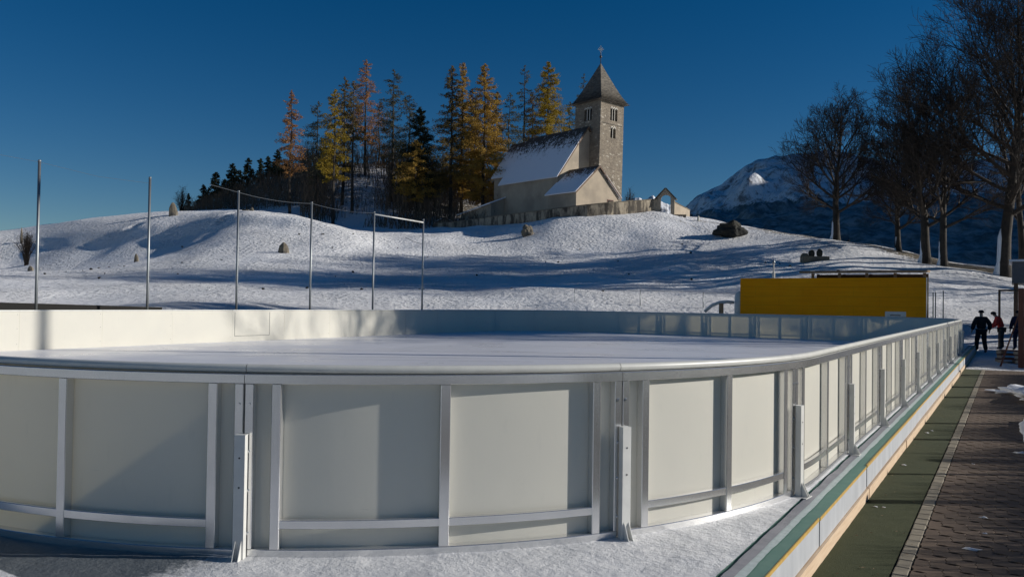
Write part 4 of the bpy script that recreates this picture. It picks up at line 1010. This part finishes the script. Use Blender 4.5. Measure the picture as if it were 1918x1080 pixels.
inner = MB(); inner.hexa([tz(0.72, 0.72, -1.9), tz(TW-0.72, 0.72, -1.9), tz(TW-0.72, TW-0.72, -1.9), tz(0.72, TW-0.72, -1.9), tz(0.72, 0.72, TH-0.1), tz(TW-0.72, 0.72, TH-0.1), tz(TW-0.72, TW-0.72, TH-0.1), tz(0.72, TW-0.72, TH-0.1)])
inner.build('tower_core', MT['black'], church)
def belfry(fn, u0, u1, z0, z1, n):
    mb = MB(); wdt = (u1-u0)/n
    for k in range(n):   # arch heads: white ring of wedges, filling the corner above the arch
        cx_ = u0+wdt*(k+0.5); r1 = wdt*0.5; r0 = wdt*0.36; zc = z1-wdt*0.42
        for q in range(8):
            a0, a1 = math.pi*q/8, math.pi*(q+1)/8
            P = [(cx_+r0*math.cos(a0), zc+r0*math.sin(a0)), (cx_+r1*math.cos(a0)*1.02, zc+r1*math.sin(a0)*1.2), (cx_+r1*math.cos(a1)*1.02, zc+r1*math.sin(a1)*1.2), (cx_+r0*math.cos(a1), zc+r0*math.sin(a1))]
            A_ = [fn(u, -0.05, z) for u, z in P]; B_ = [fn(u, 0.25, z) for u, z in P]; mb.hexa(A_+B_)
        if k:
            u = u0+wdt*k; mb.tube([fn(u, 0.12, z0), fn(u, 0.12, zc)], 0.07, 8)
    mb.build('window_arches', MT['stone_trim'], twr)
for fn in (lambda u, d, z: tz(u, d, z), lambda u, d, z: tz(TW-d, u, z)):
    belfry(fn, 2.15, 3.75, holes_r[0][2], holes_r[0][3], 3); belfry(fn, 2.3, 3.45, holes_r[1][2], holes_r[1][3], 2)
belfry(lambda u, d, z: tz(d, u, z), 1.8, 3.3, holes_l[0][2], holes_l[0][3], 3)
lg = MB()
for zz_ in (zy(191), zy(229)):   # string courses
    lg.hexa([tz(0.3, -0.06, zz_), tz(TW-0.3, -0.06, zz_), tz(TW-0.3, 0.02, zz_), tz(0.3, 0.02, zz_), tz(0.3, -0.06, zz_+0.1), tz(TW-0.3, -0.06, zz_+0.1), tz(TW-0.3, 0.02, zz_+0.1), tz(0.3, 0.02, zz_+0.1)])
lg.build('string_course', MT['slate'], twr)
# slate pyramid, stepped in courses, slightly bell-cast
sr = MB(); ze = TH-0.1; za = 37.5-CZ; cx_, cy_, _ = tz(TW/2, TW/2, TH); N = 26; prev = None
for k in range(N):
    u0 = k/N; u1 = (k+1)/N; e = 0.45*(1-u0)**6
    h0 = (TW/2+0.15)*(1-u0)+e+0.04; h1 = (TW/2+0.15)*(1-u1)+0.02
    z0_, z1_ = ze+(za-ze)*u0, ze+(za-ze)*u1+0.03
    dx = lean*(z0_-TH)*0.74; sr.hexa([(cx_-h0+dx, cy_-h0, z0_), (cx_+h0+dx, cy_-h0, z0_), (cx_+h0+dx, cy_+h0, z0_), (cx_-h0+dx, cy_+h0, z0_), (cx_-h1+dx, cy_-h1, z1_), (cx_+h1+dx, cy_-h1, z1_), (cx_+h1+dx, cy_+h1, z1_), (cx_-h1+dx, cy_+h1, z1_)])
spire = sr.build('spire_roof', MT['slate'], church)
fx = cx_+lean*6*0.74
cr = MB(); cr.cyl((fx, cy_, za-0.2), (fx, cy_, za+2.6), 0.06, 8); blob(cr, (fx, cy_, za+1.0), 0.2, 1, 2, (1, 1, 1.2), 0.0)
fin = cr.build('finial', MT['dark'], church, True)
cc = MB(); cc.obox((fx, cy_, za+2.15), (0.74, -0.67, 0), (0.67, 0.74, 0), (0, 0, 1), 0.42, 0.05, 0.06); cc.obox((fx, cy_, za+2.15), (0.74, -0.67, 0), (0.67, 0.74, 0), (0, 0, 1), 0.065, 0.07, 0.52)
for q in range(4):
    a = math.pi/4+q*math.pi/2; cc.obox((fx+0.18*math.cos(a)*0.74, cy_-0.18*math.cos(a)*0.67, za+2.15+0.18*math.sin(a)), (0.74*math.cos(a), -0.67*math.cos(a), math.sin(a)), (0.67, 0.74, 0), (-0.74*math.sin(a), 0.67*math.sin(a), math.cos(a)), 0.2, 0.03, 0.025)
cc.build('cross', MT['leg'], fin)

# cemetery wall and gate
def wall_line(name, pts, label, cat, m, th_=0.5, group=None):
    # pts: (px, y_top, y_bottom, depth)
    W3 = [(at(x, yt, D), at(x, yb, D)) for x, yt, yb, D in pts]; o0 = W3[0][1]
    dn = []
    for i in range(len(W3)):
        a = W3[max(0, i-1)][0]; b_ = W3[min(len(W3)-1, i+1)][0]; d = (b_-a)[:2]; d /= np.hypot(*d); n = np.array([-d[1], d[0], 0]); n = n if n[:2]@F2 > 0 else -n; dn.append(n*th_)
    mb = MB(); V = []
    for (tp, bt), n in zip(W3, dn):
        bt = np.array([tp[0], tp[1], min(bt[2], ground(tp[0], tp[1]))-0.6]); V += [tp, tp+n, np.array([bt[0]+n[0], bt[1]+n[1], bt[2]]), bt]
    k = len(W3); Fc = [(4*i+j, 4*i+(j+1) % 4, 4*(i+1)+(j+1) % 4, 4*(i+1)+j) for i in range(k-1) for j in range(4)]+[(0, 1, 2, 3), tuple(4*(k-1)+j for j in (3, 2, 1, 0))]
    mb.add(V, Fc); t_ = thing(name, label, cat, tuple(o0)); o = mb.build('masonry', m, t_, False); o.location = tuple(-np.array(o0))
    cp = MB(); V = []
    for (tp, bt), n in zip(W3, dn):
        u = n/th_; V += [tp-u*0.06+np.array([0, 0, 0.004]), tp+n+u*0.06+np.array([0, 0, 0.004]), tp+n+u*0.06+np.array([0, 0, 0.1]), tp-u*0.06+np.array([0, 0, 0.1])]
    cp.add(V, Fc); c_ = cp.build('coping', MT['rock'], t_); c_.location = tuple(-np.array(o0)); return t_
wall_line('churchyard_wall', [(812, 419, 431, 119), (850, 416, 430, 116), (900, 409, 425, 112), (950, 402.5, 421, 108), (1000, 396.5, 415, 105), (1050, 390, 409, 103), (1100, 384, 404, 102.5), (1140, 380, 400, 103), (1185, 376.5, 398, 105), (1231, 373.5, 397, 107.3)],
          'long streaked churchyard wall running downhill below the church, left of the gate', 'wall', MT['oldwall'])
wall_line('churchyard_wall', [(1264, 379, 408, 107.6), (1275, 385, 409, 108.5), (1285, 390, 410, 110), (1292, 394, 411, 112.5)], 'short stepped churchyard wall on the right side of the arched gate', 'wall', MT['plaster'])
gp = at(1246, 402, 107.0); gt = thing('arched_gate', 'gabled plaster gateway with open arch at the end of the churchyard wall', 'gateway', tuple(gp), None, AZ-rad(14))
ppm = 1490/107.0; gwd = 34/ppm/2; zb_ = -0.8; zs = (402-372)/ppm; zg = (402-353)/ppm; ow_ = 0.68
zc = (402-371)/ppm
# pillars + arch head as one wall with an opening
mb = MB(); n = 12
for y_ in (0, 1.5):
    pass
arch = [(ow_*math.cos(a), zc+ow_*math.sin(a)*0.9) for a in np.linspace(0, math.pi, n+1)]
outer = [(gwd, zs), (gwd*0.5, (zs+zg)/2), (0, zg), (-gwd*0.5, (zs+zg)/2), (-gwd, zs)]
mb.prism([(-gwd, 0, zb_), (-ow_, 0, zb_), (-ow_, 0, zc), (-gwd, 0, zc)], (0, 1.5, 0)); mb.prism([(ow_, 0, zb_), (gwd, 0, zb_), (gwd, 0, zc), (ow_, 0, zc)], (0, 1.5, 0))
def rooft(x): return zg-(zg-zs)*abs(x)/gwd
xs_ = [gwd]+[p[0] for p in arch]+[-gwd]; zl = [zc]+[p[1] for p in arch]+[zc]
for i in range(len(xs_)-1):
    mb.prism([(xs_[i], 0, zl[i]), (xs_[i], 0, rooft(xs_[i])), (xs_[i+1], 0, rooft(xs_[i+1])), (xs_[i+1], 0, zl[i+1])], (0, 1.5, 0))
mb.build('gate_wall', MT['plaster'], gt)
rf = MB(); roof_slab(rf, (-gwd-0.2, -0.15, zs-0.1), (-gwd-0.2, 1.65, zs-0.1), (0, 1.65, zg+0.05), (0, -0.15, zg+0.05), 0.1); roof_slab(rf, (gwd+0.2, -0.15, zs-0.1), (gwd+0.2, 1.65, zs-0.1), (0.003, 1.65, zg+0.05), (0.003, -0.15, zg+0.05), 0.1); rf.build('roof', MT['slate'], gt)
bn = at(1272, 408, 106); b0 = thing('stone_bench', 'low dark stone bench by the short wall right of the gate', 'bench', tuple(bn), None, AZ)
MB().box(-0.9, 0.9, -0.3, 0.3, 0.25, 0.42).build('seat', MT['rock'], b0)
for x in (-0.7, 0.7): MB().box(x-0.15, x+0.15, -0.25, 0.25, -0.4, 0.248).build('support', MT['rock'], b0)
wp = gpos(1307, 103); o = MB().tube([(0, 0, -0.3), (0, 0, 0.55), (0, 0, 0.65)], [0.16, 0.15, 0.05], 8).build('white_marker_post', MT['stone_trim'], None, True); o.location = tuple(wp); tag(o, 'tiny white marker post on the crest right of the churchyard wall', 'marker')
# snow covered hut roof behind the wall's left end
sr_ = at(834, 417, 124); sh2 = thing('low_shed', 'low shed with snow on its roof behind the left end of the churchyard wall', 'shed', tuple(sr_), None, AZ)
gabled(-1.2, 1.2, -1.6, 1.6, -3, -0.1, 0, 0.5, sh2, 'wall', 0.2, 0.2)

# ============================================================ STONES
def stone_at(px, D, wpx, ytop, label, m=MT['rock'], kind='standing', seed=1, name='standing_stone', group='standing stones on the hillside'):
    g = gpos(px, D); zt_ = top_z(px, ytop, D); h = zt_-g[2]; wd = wpx*D/1490/2; mb = MB(); r = random.Random(seed)
    if kind == 'standing':
        V = []; prof = [(0, 1.0), (0.25, 1.02), (0.5, 0.92), (0.72, 0.72), (0.88, 0.45), (1.0, 0.16)]; n = 9; lean_ = r.uniform(-0.25, 0.25)
        ang = [2*math.pi*k/n for k in range(n)]; jit = [r.uniform(0.82, 1.12) for _ in ang]
        for z, k in prof:
            for a, j in zip(ang, jit):
                q = k*j*r.uniform(0.93, 1.06); V.append((math.cos(a)*wd*q+lean_*wd*z, math.sin(a)*wd*0.6*q, z*h-(0.4 if z == 0 else 0)+r.uniform(-0.03, 0.03)*h))
        Fc = [(i*n+j, i*n+(j+1) % n, (i+1)*n+(j+1) % n, (i+1)*n+j) for i in range(len(prof)-1) for j in range(n)]+[tuple((len(prof)-1)*n+j for j in range(n))]
        mb.add(V, Fc)
    else:
        blob(mb, (0, 0, h*0.35), wd, seed, 4, (1, 0.7, h*0.65/wd), 0.22)
    o = mb.build(name, m, None); o.location = tuple(g); o.rotation_euler.z = AZ; tag(o, label, 'boulder' if name == 'boulder' else 'standing stone', group); return o
stone_at(322, 108, 18, 379, 'pointed pale standing stone on the skyline left of the dark trees', seed=3)
stone_at(530, 84.5, 21, 454, 'large brown standing stone on the mid slope between two steel poles', seed=5)
stone_at(255, 86, 10, 475, 'small upright stone just left of the second pole', seed=7)
stone_at(987, 99, 22, 421, 'rounded grey boulder standing alone below the churchyard wall', kind='blob', seed=9, name='boulder', group=None)
stone_at(57, 98, 11, 498, 'low pale stone at the foot of the leftmost bush', seed=11)
stone_at(39, 108, 5, 426, 'tiny dark stone on the far left skyline', seed=13)
stone_at(458, 112, 13, 392, 'low stone in the group on the crest below the dark conifers', seed=14, kind='blob', name='boulder', group=None)
stone_at(469, 111, 8, 388, 'slim stone beside the low one on the crest below the conifers', seed=15)
stone_at(1366, 93, 54, 414, 'huge dark boulder bulging out of the snow right of the gate', MT['rock_dark'], 'blob', 2.4, 'boulder', None)
bl = MB(); 
# memorial: slab with two dark round stones and a pale back stone
g = gpos(1525, 75); me_ = thing('stone_memorial', 'pale stone slab carrying two dark round stones on the snowy slope', 'memorial', tuple(g), None, AZ); k = 75/1490
MB().box(-24*k, 26*k, -0.35, 0.35, -0.4, 7*k).build('slab', MT['rock'], me_)
blob(MB(), (-6*k, -0.1, 12*k), 7*k, 3, 3, (0.9, 0.5, 1), 0.08).build('round_stone', MT['rock_dark'], me_, True)
blob(MB(), (9*k, -0.1, 13*k), 7*k, 4, 3, (0.8, 0.5, 1.15), 0.08).build('round_stone', MT['rock_dark'], me_, True)
blob(MB(), (-18*k, 0, 8*k), 8*k, 6, 3, (1, 0.6, 0.6), 0.2).build('rubble_stone', MT['rock'], me_)
# scattered tiny clods
cl = MB(); r = random.Random(6)
for _ in range(60):
    x = r.uniform(40, 1600); D = r.uniform(60, 96); g = gpos(x, D); blob(cl, (g[0], g[1], g[2]+0.05), r.uniform(0.06, 0.17), r.random()*99, 1, (1, 1, 0.7), 0.3)
tag(cl.build('earth_clods', MT['rock_dark']), 'small dark clods and tufts dotted over the snow', 'clods', kind='stuff')

# ============================================================ TREES
def frame_of(d):
    a = Vector((0, 0, 1)) if abs(d.z) < 0.9 else Vector((1, 0, 0)); u = d.cross(a).normalized(); return u, d.cross(u)
def bare_tree(px, D, ytop, spread, label, seed, first=0.16, dens=1.0, rtrunk=0.5, twig=0.012, loc=None, height=None, cat='tree', group='bare trees on the right', limbs=11, upb=0.10, simple_=False, snow=False):
    r = random.Random(seed)
    if loc is None: g = gpos(px, D); H = top_z(px, ytop, D)-g[2]
    else: g = np.array(loc, float); H = height
    root = thing('bare_tree', label, cat, tuple(g), group)
    trunk = MB(); crown = MB()
    def rv(): return Vector((r.gauss(0, 1), r.gauss(0, 1), r.gauss(0, 1)))
    def branch(p, d, L, rad0, lev, mb):
        nseg = (7, 6, 5, 4, 3)[lev]; pts = [p.copy()]; rs = [rad0]; wig = (0.10, 0.12, 0.15, 0.18, 0.2)[lev]
        for k in range(nseg):
            d = (d+rv()*wig*0.6+Vector((0, 0, upb*(1.0 if lev < 3 else 0.5)))).normalized()
            p = p+d*(L/nseg); pts.append(p.copy()); rs.append(max(twig, rad0*(1-0.8*(k+1)/nseg)))
        mb.tube(pts, rs, (7, 5, 4, 3, 3)[lev], False)
        return pts, rs
    def grow(p, d, L, rad0, lev):
        pts, rs = branch(p, d, L, rad0, lev, crown)
        if lev >= (3 if simple_ else 4): return
        nch = int(((0, 9, 9, 6 if simple_ else 5)[lev])*dens*r.uniform(0.85, 1.2)+0.5)
        for k in range(nch):
            u = 0.18+0.82*((k+r.random())/nch); f = u*(len(pts)-1); i = min(int(f), len(pts)-2); q = pts[i].lerp(pts[i+1], f-i)
            dd = (pts[i+1]-pts[i]).normalized(); a, b_ = frame_of(dd); an = r.uniform(0, 2*math.pi); sp = r.uniform(0.4, 0.88)
            nd_ = (dd*math.cos(sp)+(a*math.cos(an)+b_*math.sin(an))*math.sin(sp)).normalized()
            grow(q, nd_, L*r.uniform(0.42, 0.7)*(1.12-0.5*u), max(twig, rs[i]*0.62), lev+1)
    d0 = Vector((r.uniform(-0.05, 0.05), r.uniform(-0.05, 0.05), 1)); th_ = H*0.62
    pts = []; rs = []; p = Vector((0, 0, -0.4)); n = 9; rt = rtrunk
    for k in range(n+1):
        u = k/n; pts.append(p.copy()); rs.append(rt*((1.35 if k == 0 else 1.05 if k == 1 else 1)*(1-0.72*u)))
        d0 = (d0+Vector((r.gauss(0, .05), r.gauss(0, .05), 0.1))).normalized(); p = p+d0*((th_+0.4)/n)
    trunk.tube(pts, rs, 10, False)
    for k in range(limbs):
        u = first/0.62+(1-first/0.62)*(k+r.random()*0.7)/limbs; u = min(u, 0.99); f = u*n; i = min(int(f), n-1); q = pts[i].lerp(pts[i+1], f-i)
        an = k*2.4+r.uniform(-0.4, 0.4); v = (u*0.62-first)/(0.62-first)
        sp = rad(68-40*v+r.uniform(-8, 8)); d = Vector((math.cos(an)*math.sin(sp), math.sin(an)*math.sin(sp), math.cos(sp)))
        L = spread*(1.0-0.25*v)*r.uniform(0.8, 1.1) if v < 0.7 else max(spread*0.6, H-q.z)*r.uniform(0.75, 0.95)
        L = min(L, (H-q.z)/max(0.25, math.cos(sp)+0.15))
        grow(q, d, L, rs[i]*0.52, 1)
    grow(pts[-1], Vector((0, 0, 1)), H-th_, rs[-1], 1)
    trunk.build('trunk', MT['bark'], root, True); crown.build('crown', MT['twig'], root)
    if snow:
        sm = MB(); L2 = Vector((-SUNV.x, -SUNV.y, 0)).normalized(); h = H*0.15
        sm.tube([L2*rt*1.1+Vector((0, 0, -0.3)), L2*rt*0.66+Vector((0, 0, h*0.25)), L2*rt*0.6+Vector((0, 0, h*0.8)), L2*rt*0.5+Vector((0, 0, h))], [rt*0.75, rt*0.46, rt*0.38, 0.05], 9); sm.build('plastered_snow', MT['snow_cap'], root, True)
    return root
bare_tree(1565, 85, 192, 7.0, 'broad round bare tree standing alone left of the row of bare trees', 11, 0.2, 1.0, 0.42, 0.013, limbs=15, snow=True)
bare_tree(1683, 81, 235, 4.8, 'slimmest bare tree, second from the left in the row', 21, 0.2, 0.88, 0.33, 0.018, limbs=16, snow=True)
bare_tree(1733, 75, 160, 6.5, 'bare tree with thick pale trunk, third from the left in the row', 33, 0.2, 0.88, 0.45, 0.015, limbs=14, snow=True)
bare_tree(1766, 73, 130, 6.5, 'bare tree with snow plastered trunk, fourth from the left in the row', 42, 0.2, 0.88, 0.36, 0.015, limbs=14, snow=True)
bare_tree(1880, 71, -50, 12.0, 'biggest and nearest bare tree, heavy limbs filling the top right corner', 57, 0.2, 1.15, 0.55, 0.014, limbs=24, snow=True)
bare_tree(1915, 82, 60, 7, 'bare tree mostly hidden behind the biggest one at the right edge', 61, 0.2, 0.9, 0.4, 0.015, limbs=11)
# trees outside the right edge of the frame, they throw the streaked shade over slope and boards
for k, (X, Y, H, s) in enumerate([(11.5, 47.5, 19, 5), (15, 66, 18, 8), (12, 84, 15, 12), (24, 58, 19, 15), (16, 100, 15, 18)]):
    bare_tree(0, 0, 0, 4.6 if k == 0 else 6.5, ('bare tree beyond the right edge, nearest the rink', 'bare tree beyond the right edge, up the slope', 'bare tree beyond the right edge, on the crest', 'bare tree beyond the right edge, farthest right', 'bare tree beyond the right edge, behind the crest')[k], 70+s, 0.2, 0.85, 0.4, 0.02, (X, Y, ground(X, Y)), H, simple_=True, limbs=14)

def conifer(px, D, ytop, hw, kind, label, seed, y_low=None, dens=1.0, group='larches and spruces on the wooded knoll', name='larch_tree', needle=0.125, ragged=0.5, loc=None, height=None, gl=None):
    r = random.Random(seed)
    if loc is None: g = gpos(px, D); H = top_z(px, ytop, D)-g[2]; sc = D/1490; spread = hw*sc; low = (top_z(px, y_low, D)-g[2]) if y_low else H*0.1
    else: g = np.array(loc); H = height; spread = hw; low = H*0.1
    low = max(low, H*0.04)
    root = thing(name, label, 'larch' if name == 'larch_tree' else 'spruce', tuple(g), group)
    tr_ = MB(); lx, ly = r.uniform(-.15, .15), r.uniform(-.15, .15); rt = 0.012*H+0.03
    tp = [Vector((lx*math.sin(k*0.9), ly*math.cos(k*1.1), -0.5+(H+0.4)*k/8)) for k in range(9)]
    tr_.tube(tp, [rt*(1-0.93*k/8) for k in range(9)], 7, False)
    fo = MB(); V, Fc = fo.v, fo.f
    n = int((H-low)*9*dens); spread *= 2.0
    for k in range(n):
        u = (k+r.random())/n; z = low+(H-low)*u
        # crown profile: widest at about a third, uneven
        pr = min(1.0, ((1-u)*1.4)**0.7+0.02)*(0.5+0.5*min(1, u*4+0.2)); L = spread*pr*r.uniform(1-ragged, 1.12)*(0.8+0.35*mn.noise(Vector((z*0.5, seed, 0))))
        an = r.uniform(0, 2*math.pi); droop = r.uniform(-0.28, 0.10) if u < 0.8 else r.uniform(0, 0.6)
        d = Vector((math.cos(an), math.sin(an), droop)); p0 = Vector((0, 0, z)); m_ = max(3, int(L/0.45))
        pts = [p0+d*L*q/3+Vector((0, 0, 0.06*L*(q/3)**2)) for q in range(4)]
        tr_.tube(pts, [0.03, 0.022, 0.016, 0.008], 3, False)
        nl = int(L*40*dens)+5
        for _ in range(nl):
            q = r.uniform(0.12, 1.0)**0.8; c = p0+d*L*q+Vector((r.gauss(0, .16), r.gauss(0, .16), r.gauss(-0.08, .13)))*(0.4+0.9*L/3)
            s = needle*r.uniform(0.6, 1.3); a = Vector((r.gauss(0, 1), r.gauss(0, 1), r.gauss(0, 0.6))).normalized(); b_ = a.cross(Vector((r.gauss(0, 1), r.gauss(0, 1), r.gauss(0, 1)))).normalized()
            i = len(V); V += [tuple(c-a*s), tuple(c+b_*s*0.45), tuple(c+a*s), tuple(c-b_*s*0.45)]; Fc.append((i, i+1, i+2, i+3))
    tr_.build('trunk', MT['bark'], root, False); fo.build('crown', LEAF[kind], root)
    return root
conifer(540, 125, 168, 22, 'orange', 'slender orange larch standing leftmost, clear of the others', 1, 330, 0.95)
conifer(590, 132, 188, 28, 'grey', 'thin blue grey larch right of the leftmost orange one', 2, 345, 0.7)
conifer(622, 122, 165, 22, 'yellow', 'bright yellow green narrow larch with low foliage', 3, 335, 1.1)
conifer(640, 134, 142, 24, 'olive', 'olive larch rising just behind the yellow green one', 4, 320, 0.85)
conifer(657, 130, 150, 22, 'olive', 'olive larch with long bare trunk left of the red one', 5, 270, 0.8)
conifer(680, 150, 110, 27, 'orange', 'tallest red orange larch at the top of the left group', 6, 270, 0.85)
conifer(732, 137, 128, 30, 'grey', 'airy grey green larch with wide branches right of the red one', 7, 300, 0.75)
conifer(762, 140, 176, 28, 'grey', 'shorter grey green larch beside the dark spruce', 8, 330, 0.75)
conifer(783, 130, 200, 30, 'spruce', 'dark bushy spruce with golden foot between the two larch groups', 9, 370, 1.6, name='spruce_tree')
conifer(776, 126, 262, 30, 'gold', 'low golden brown larch in front of the dark spruce', 10, 375, 1.0)
conifer(842, 128, 122, 30, 'olive', 'tall olive larch forming the left edge of the middle group', 11, 350, 1.1)
conifer(862, 134, 116, 26, 'gold', 'tall golden larch second in the middle group', 12, 370, 1.1)
conifer(903, 128, 118, 34, 'gold', 'broad golden larch in the centre of the middle group', 13, 375, 1.3)
conifer(926, 136, 170, 26, 'olive', 'olive larch right behind the broad golden one', 14, 385, 1.1)
conifer(951, 134, 172, 22, 'grey', 'short grey larch left of the bare looking one', 15, 340, 0.7)
conifer(978, 140, 120, 24, 'grey', 'thin nearly leafless larch above the choir roof', 16, 330, 0.55)
conifer(1022, 142, 114, 32, 'yellow', 'full yellow larch rising over the nave roof', 17, 300, 1.3)
conifer(993, 146, 170, 22, 'brown', 'brown thin larch behind the nave roof', 18, 330, 0.8)
conifer(1089, 148, 136, 20, 'grey', 'grey thin larch directly left of the church spire', 19, 300, 0.5)
conifer(1064, 150, 190, 22, 'grey', 'low blue grey larch between yellow larch and tower', 20, 330, 0.8)
conifer(706, 156, 190, 24, 'brown', 'brown larch tucked behind the red orange one', 22, 330, 0.7)
conifer(880, 150, 165, 24, 'brown', 'brown larch in the gap of the middle group', 23, 385, 1.1)
# small dark spruces along the left skyline
sp0 = [(402, 322, 16), (378, 345, 14), (432, 305, 15), (445, 318, 13), (462, 295, 14), (484, 296, 13), (498, 292, 12), (516, 280, 14), (418, 335, 14), (388, 352, 12), (350, 362, 9), (531, 300, 14)]
SL = ['spruce with forked top leading the left skyline row', 'lowest spruce on the left of the skyline row', 'pointed spruce in the middle of the skyline row', 'spruce just behind the pointed one', 'tall spruce left of the twin tops', 'left one of two twin spruces near the top of the row', 'right one of two twin spruces near the top of the row', 'highest spruce of the skyline row, by the orange larch', 'stubby spruce before the forked one', 'small spruce at the foot of the forked one', 'tiny spruce at the far left end of the wood', 'spruce half hidden behind the orange larch']
for k, ((x, y, h), lab) in enumerate(zip(sp0, SL)):
    conifer(x, 152+(k*7) % 12, y, h*0.60, 'spruce', lab, 200+k, None, 1.5, 'dark spruces on the left skyline', 'spruce_tree', 0.15, 0.15)
# undergrowth: nobody could count the stems
ug = MB(); r = random.Random(77); V, Fc = ug.v, ug.f
def stem(g, h, r0):
    p = Vector((g[0], g[1], g[2]-0.1)); d = Vector((r.gauss(0, .16), r.gauss(0, .16), 1)).normalized()
    q = p+d*h*0.5; d2 = (d+Vector((r.gauss(0, .2), r.gauss(0, .2), 0))).normalized(); t_ = q+d2*h*0.5
    ug.tube([p, q, t_], [r0, r0*0.7, r0*0.25], 3, False)
    for _ in range(5):
        u = r.uniform(0.3, 1); s0 = p.lerp(q, u*2) if u < 0.5 else q.lerp(t_, u*2-1); dd = (d+Vector((r.gauss(0, .6), r.gauss(0, .6), r.gauss(0.1, .3)))).normalized()
        ug.tube([s0, s0+dd*h*r.uniform(0.15, 0.35)], [r0*0.45, r0*0.15], 3, False)
cand = []
for _ in range(8200):
    x = r.uniform(340, 930); D = r.uniform(119, 168)
    lim = 133 if x < 560 else 118.5
    if x < 560 and D < lim: continue
    cand.append((x, D))
P2 = np.array([at(x, 500, D)[:2] for x, D in cand]); Z2 = ground_arr(P2)
for (x, D), p, z in zip(cand, P2, Z2):
    if 610 < x < 720 and 126 < D < 156 and r.random() < 0.72: continue
    if mn.noise(Vector((p[0]*0.11, p[1]*0.11, 0))) < -0.22 and x > 560: continue
    stem((p[0], p[1], z), r.uniform(0.8, 2.6) if x < 560 else r.uniform(1.5, 5.6) if D > 124 else r.uniform(0.8, 2.4), r.uniform(0.03, 0.07))
tag(ug.build('undergrowth', MT['brush']), 'tangled brown undergrowth covering the wooded knoll', 'undergrowth', kind='stuff')
# leafless bushes
def bush(px, D, wpx, ytop, label, seed, n=90):
    g = gpos(px, D); H = top_z(px, ytop, D)-g[2]; wd = wpx*D/1490/2; r = random.Random(seed); root = thing('leafless_bush', label, 'bush', tuple(g)); st_ = MB(); tw = MB()
    for k in range(n):
        an = r.uniform(0, 6.28); sp = r.uniform(0, 1); e = Vector((math.cos(an)*wd*sp, math.sin(an)*wd*sp, H*(1-0.35*sp*sp)*r.uniform(0.7, 1.05))); m_ = Vector((e.x*0.35, e.y*0.35, e.z*0.5)); b0_ = Vector((r.gauss(0, .12), r.gauss(0, .12), -0.2))
        (st_ if k < 14 else tw).tube([b0_, m_, e], [0.045, 0.025, 0.01], 3, False)
        for _ in range(7):
            s0 = m_.lerp(e, r.random()); tw.tube([s0, s0+Vector((r.gauss(0, .3), r.gauss(0, .3), r.gauss(0.25, .2)))*H*0.25], [0.014, 0.007], 3, False)
    st_.build('stems', MT['bark'], root); tw.build('twigs', MT['twig'], root)
bush(50, 102, 52, 432, 'leafless bush on the slope behind the leftmost pole', 5)
bush(1178, 122, 26, 352, 'leafless shrub peeking over the churchyard wall right of the tower', 6, 40)
bush(338, 140, 30, 350, 'leafless grey bush at the left end of the wood', 7, 60)

# ============================================================ OUTSIDE THE FRAME ON THE RIGHT (unseen, placed for the shade they cast)
for k, (X, Y) in enumerate([(7.5, 53.5), (12.5, 59.0), (9.5, 57.0)]):
    bare_tree(0, 0, 0, 6.0, ('tall high crowned tree beyond the right edge, beside the yard', 'tall high crowned tree beyond the right edge, away from the yard', 'tall high crowned tree beyond the right edge, between the other two')[k], 300+k, 0.54, 1.3, 0.4, 0.035, (X, Y, ground(X, Y)), 18.5, simple_=True, limbs=22)
lh = thing('added_shade_block', 'unseen block added beyond the right edge to shade yard and far boards', 'shed', (8, 42, PZ))  # unseen block, added to shade the yard and far boards
MB().box(-2.5, 3, 0.4, 6, 0, 5.2).build('tall_shade_wall', MT['timber_dark'], lh); MB().box(-2.5, 3, -6, 0.38, 0, 3.6).build('wall', MT['timber_dark'], lh); MB().box(-3, 3.4, -6.4, 0.3, 3.602, 3.8).build('roof', MT['snow_cap'], lh)
ms_ = thing('light_mast', 'tall floodlight mast beyond the right edge of the view', 'light mast', (6.2, 31.2, PZ))
MB().tube([(0, 0, 0), (0, 0, 17.5)], [0.17, 0.12], 12).build('shaft', MT['galv'], ms_, True); MB().box(-0.8, 0.8, -0.15, 0.15, 17.0, 17.5).build('lamp_bar', MT['galv'], ms_)
hd = thing('added_shade_hedge', 'unseen hedge added beyond the right edge to shade the paving', 'hedge', (3.1, 16, PZ))  # unseen, added to throw broken shade on the paving
hm = MB(); r = random.Random(15)
for _ in range(6500):
    y = r.uniform(-12, 13.5)
    if mn.noise(Vector((y*0.55, 4, 0))) < -0.25: continue
    h = 1.42+0.4*mn.noise(Vector((y*0.8, 0, 0)))+r.uniform(-0.25, 0.12); x = r.gauss(0, 0.14); p = Vector((x, y, 0)); q = p+Vector((r.gauss(0, .06), r.gauss(0, .12), h*0.5)); e = q+Vector((r.gauss(0, .12), r.gauss(0, .2), h*0.5))
    hm.tube([p, q, e], [0.012, 0.009, 0.004], 3, False)
hm.build('twigs', MT['twig'], hd)
fp0 = None
for k, (Y, w_, h_) in enumerate([(11.24, 0.06, 1.74), (12.81, 0.03, 1.72), (13.8, 0.075, 1.55), (15.7, 0.05, 1.7), (17.65, 0.05, 1.74), (19.3, 0.06, 1.5), (22.3, 0.09, 1.74), (25.0, 0.12, 1.74), (28.6, 0.06, 1.74)]):
    o = MB().box(-w_, w_, -w_, w_, 0, h_).build('added_shadow_stake', MT['timber_dark']); o.location = (3.0, Y, PZ)  # unseen stakes, added to cast shadow bands over turf and paving
    tag(o, 'unseen stake added beyond the right edge to cast shadow bands', 'stake', 'added stakes outside the frame')
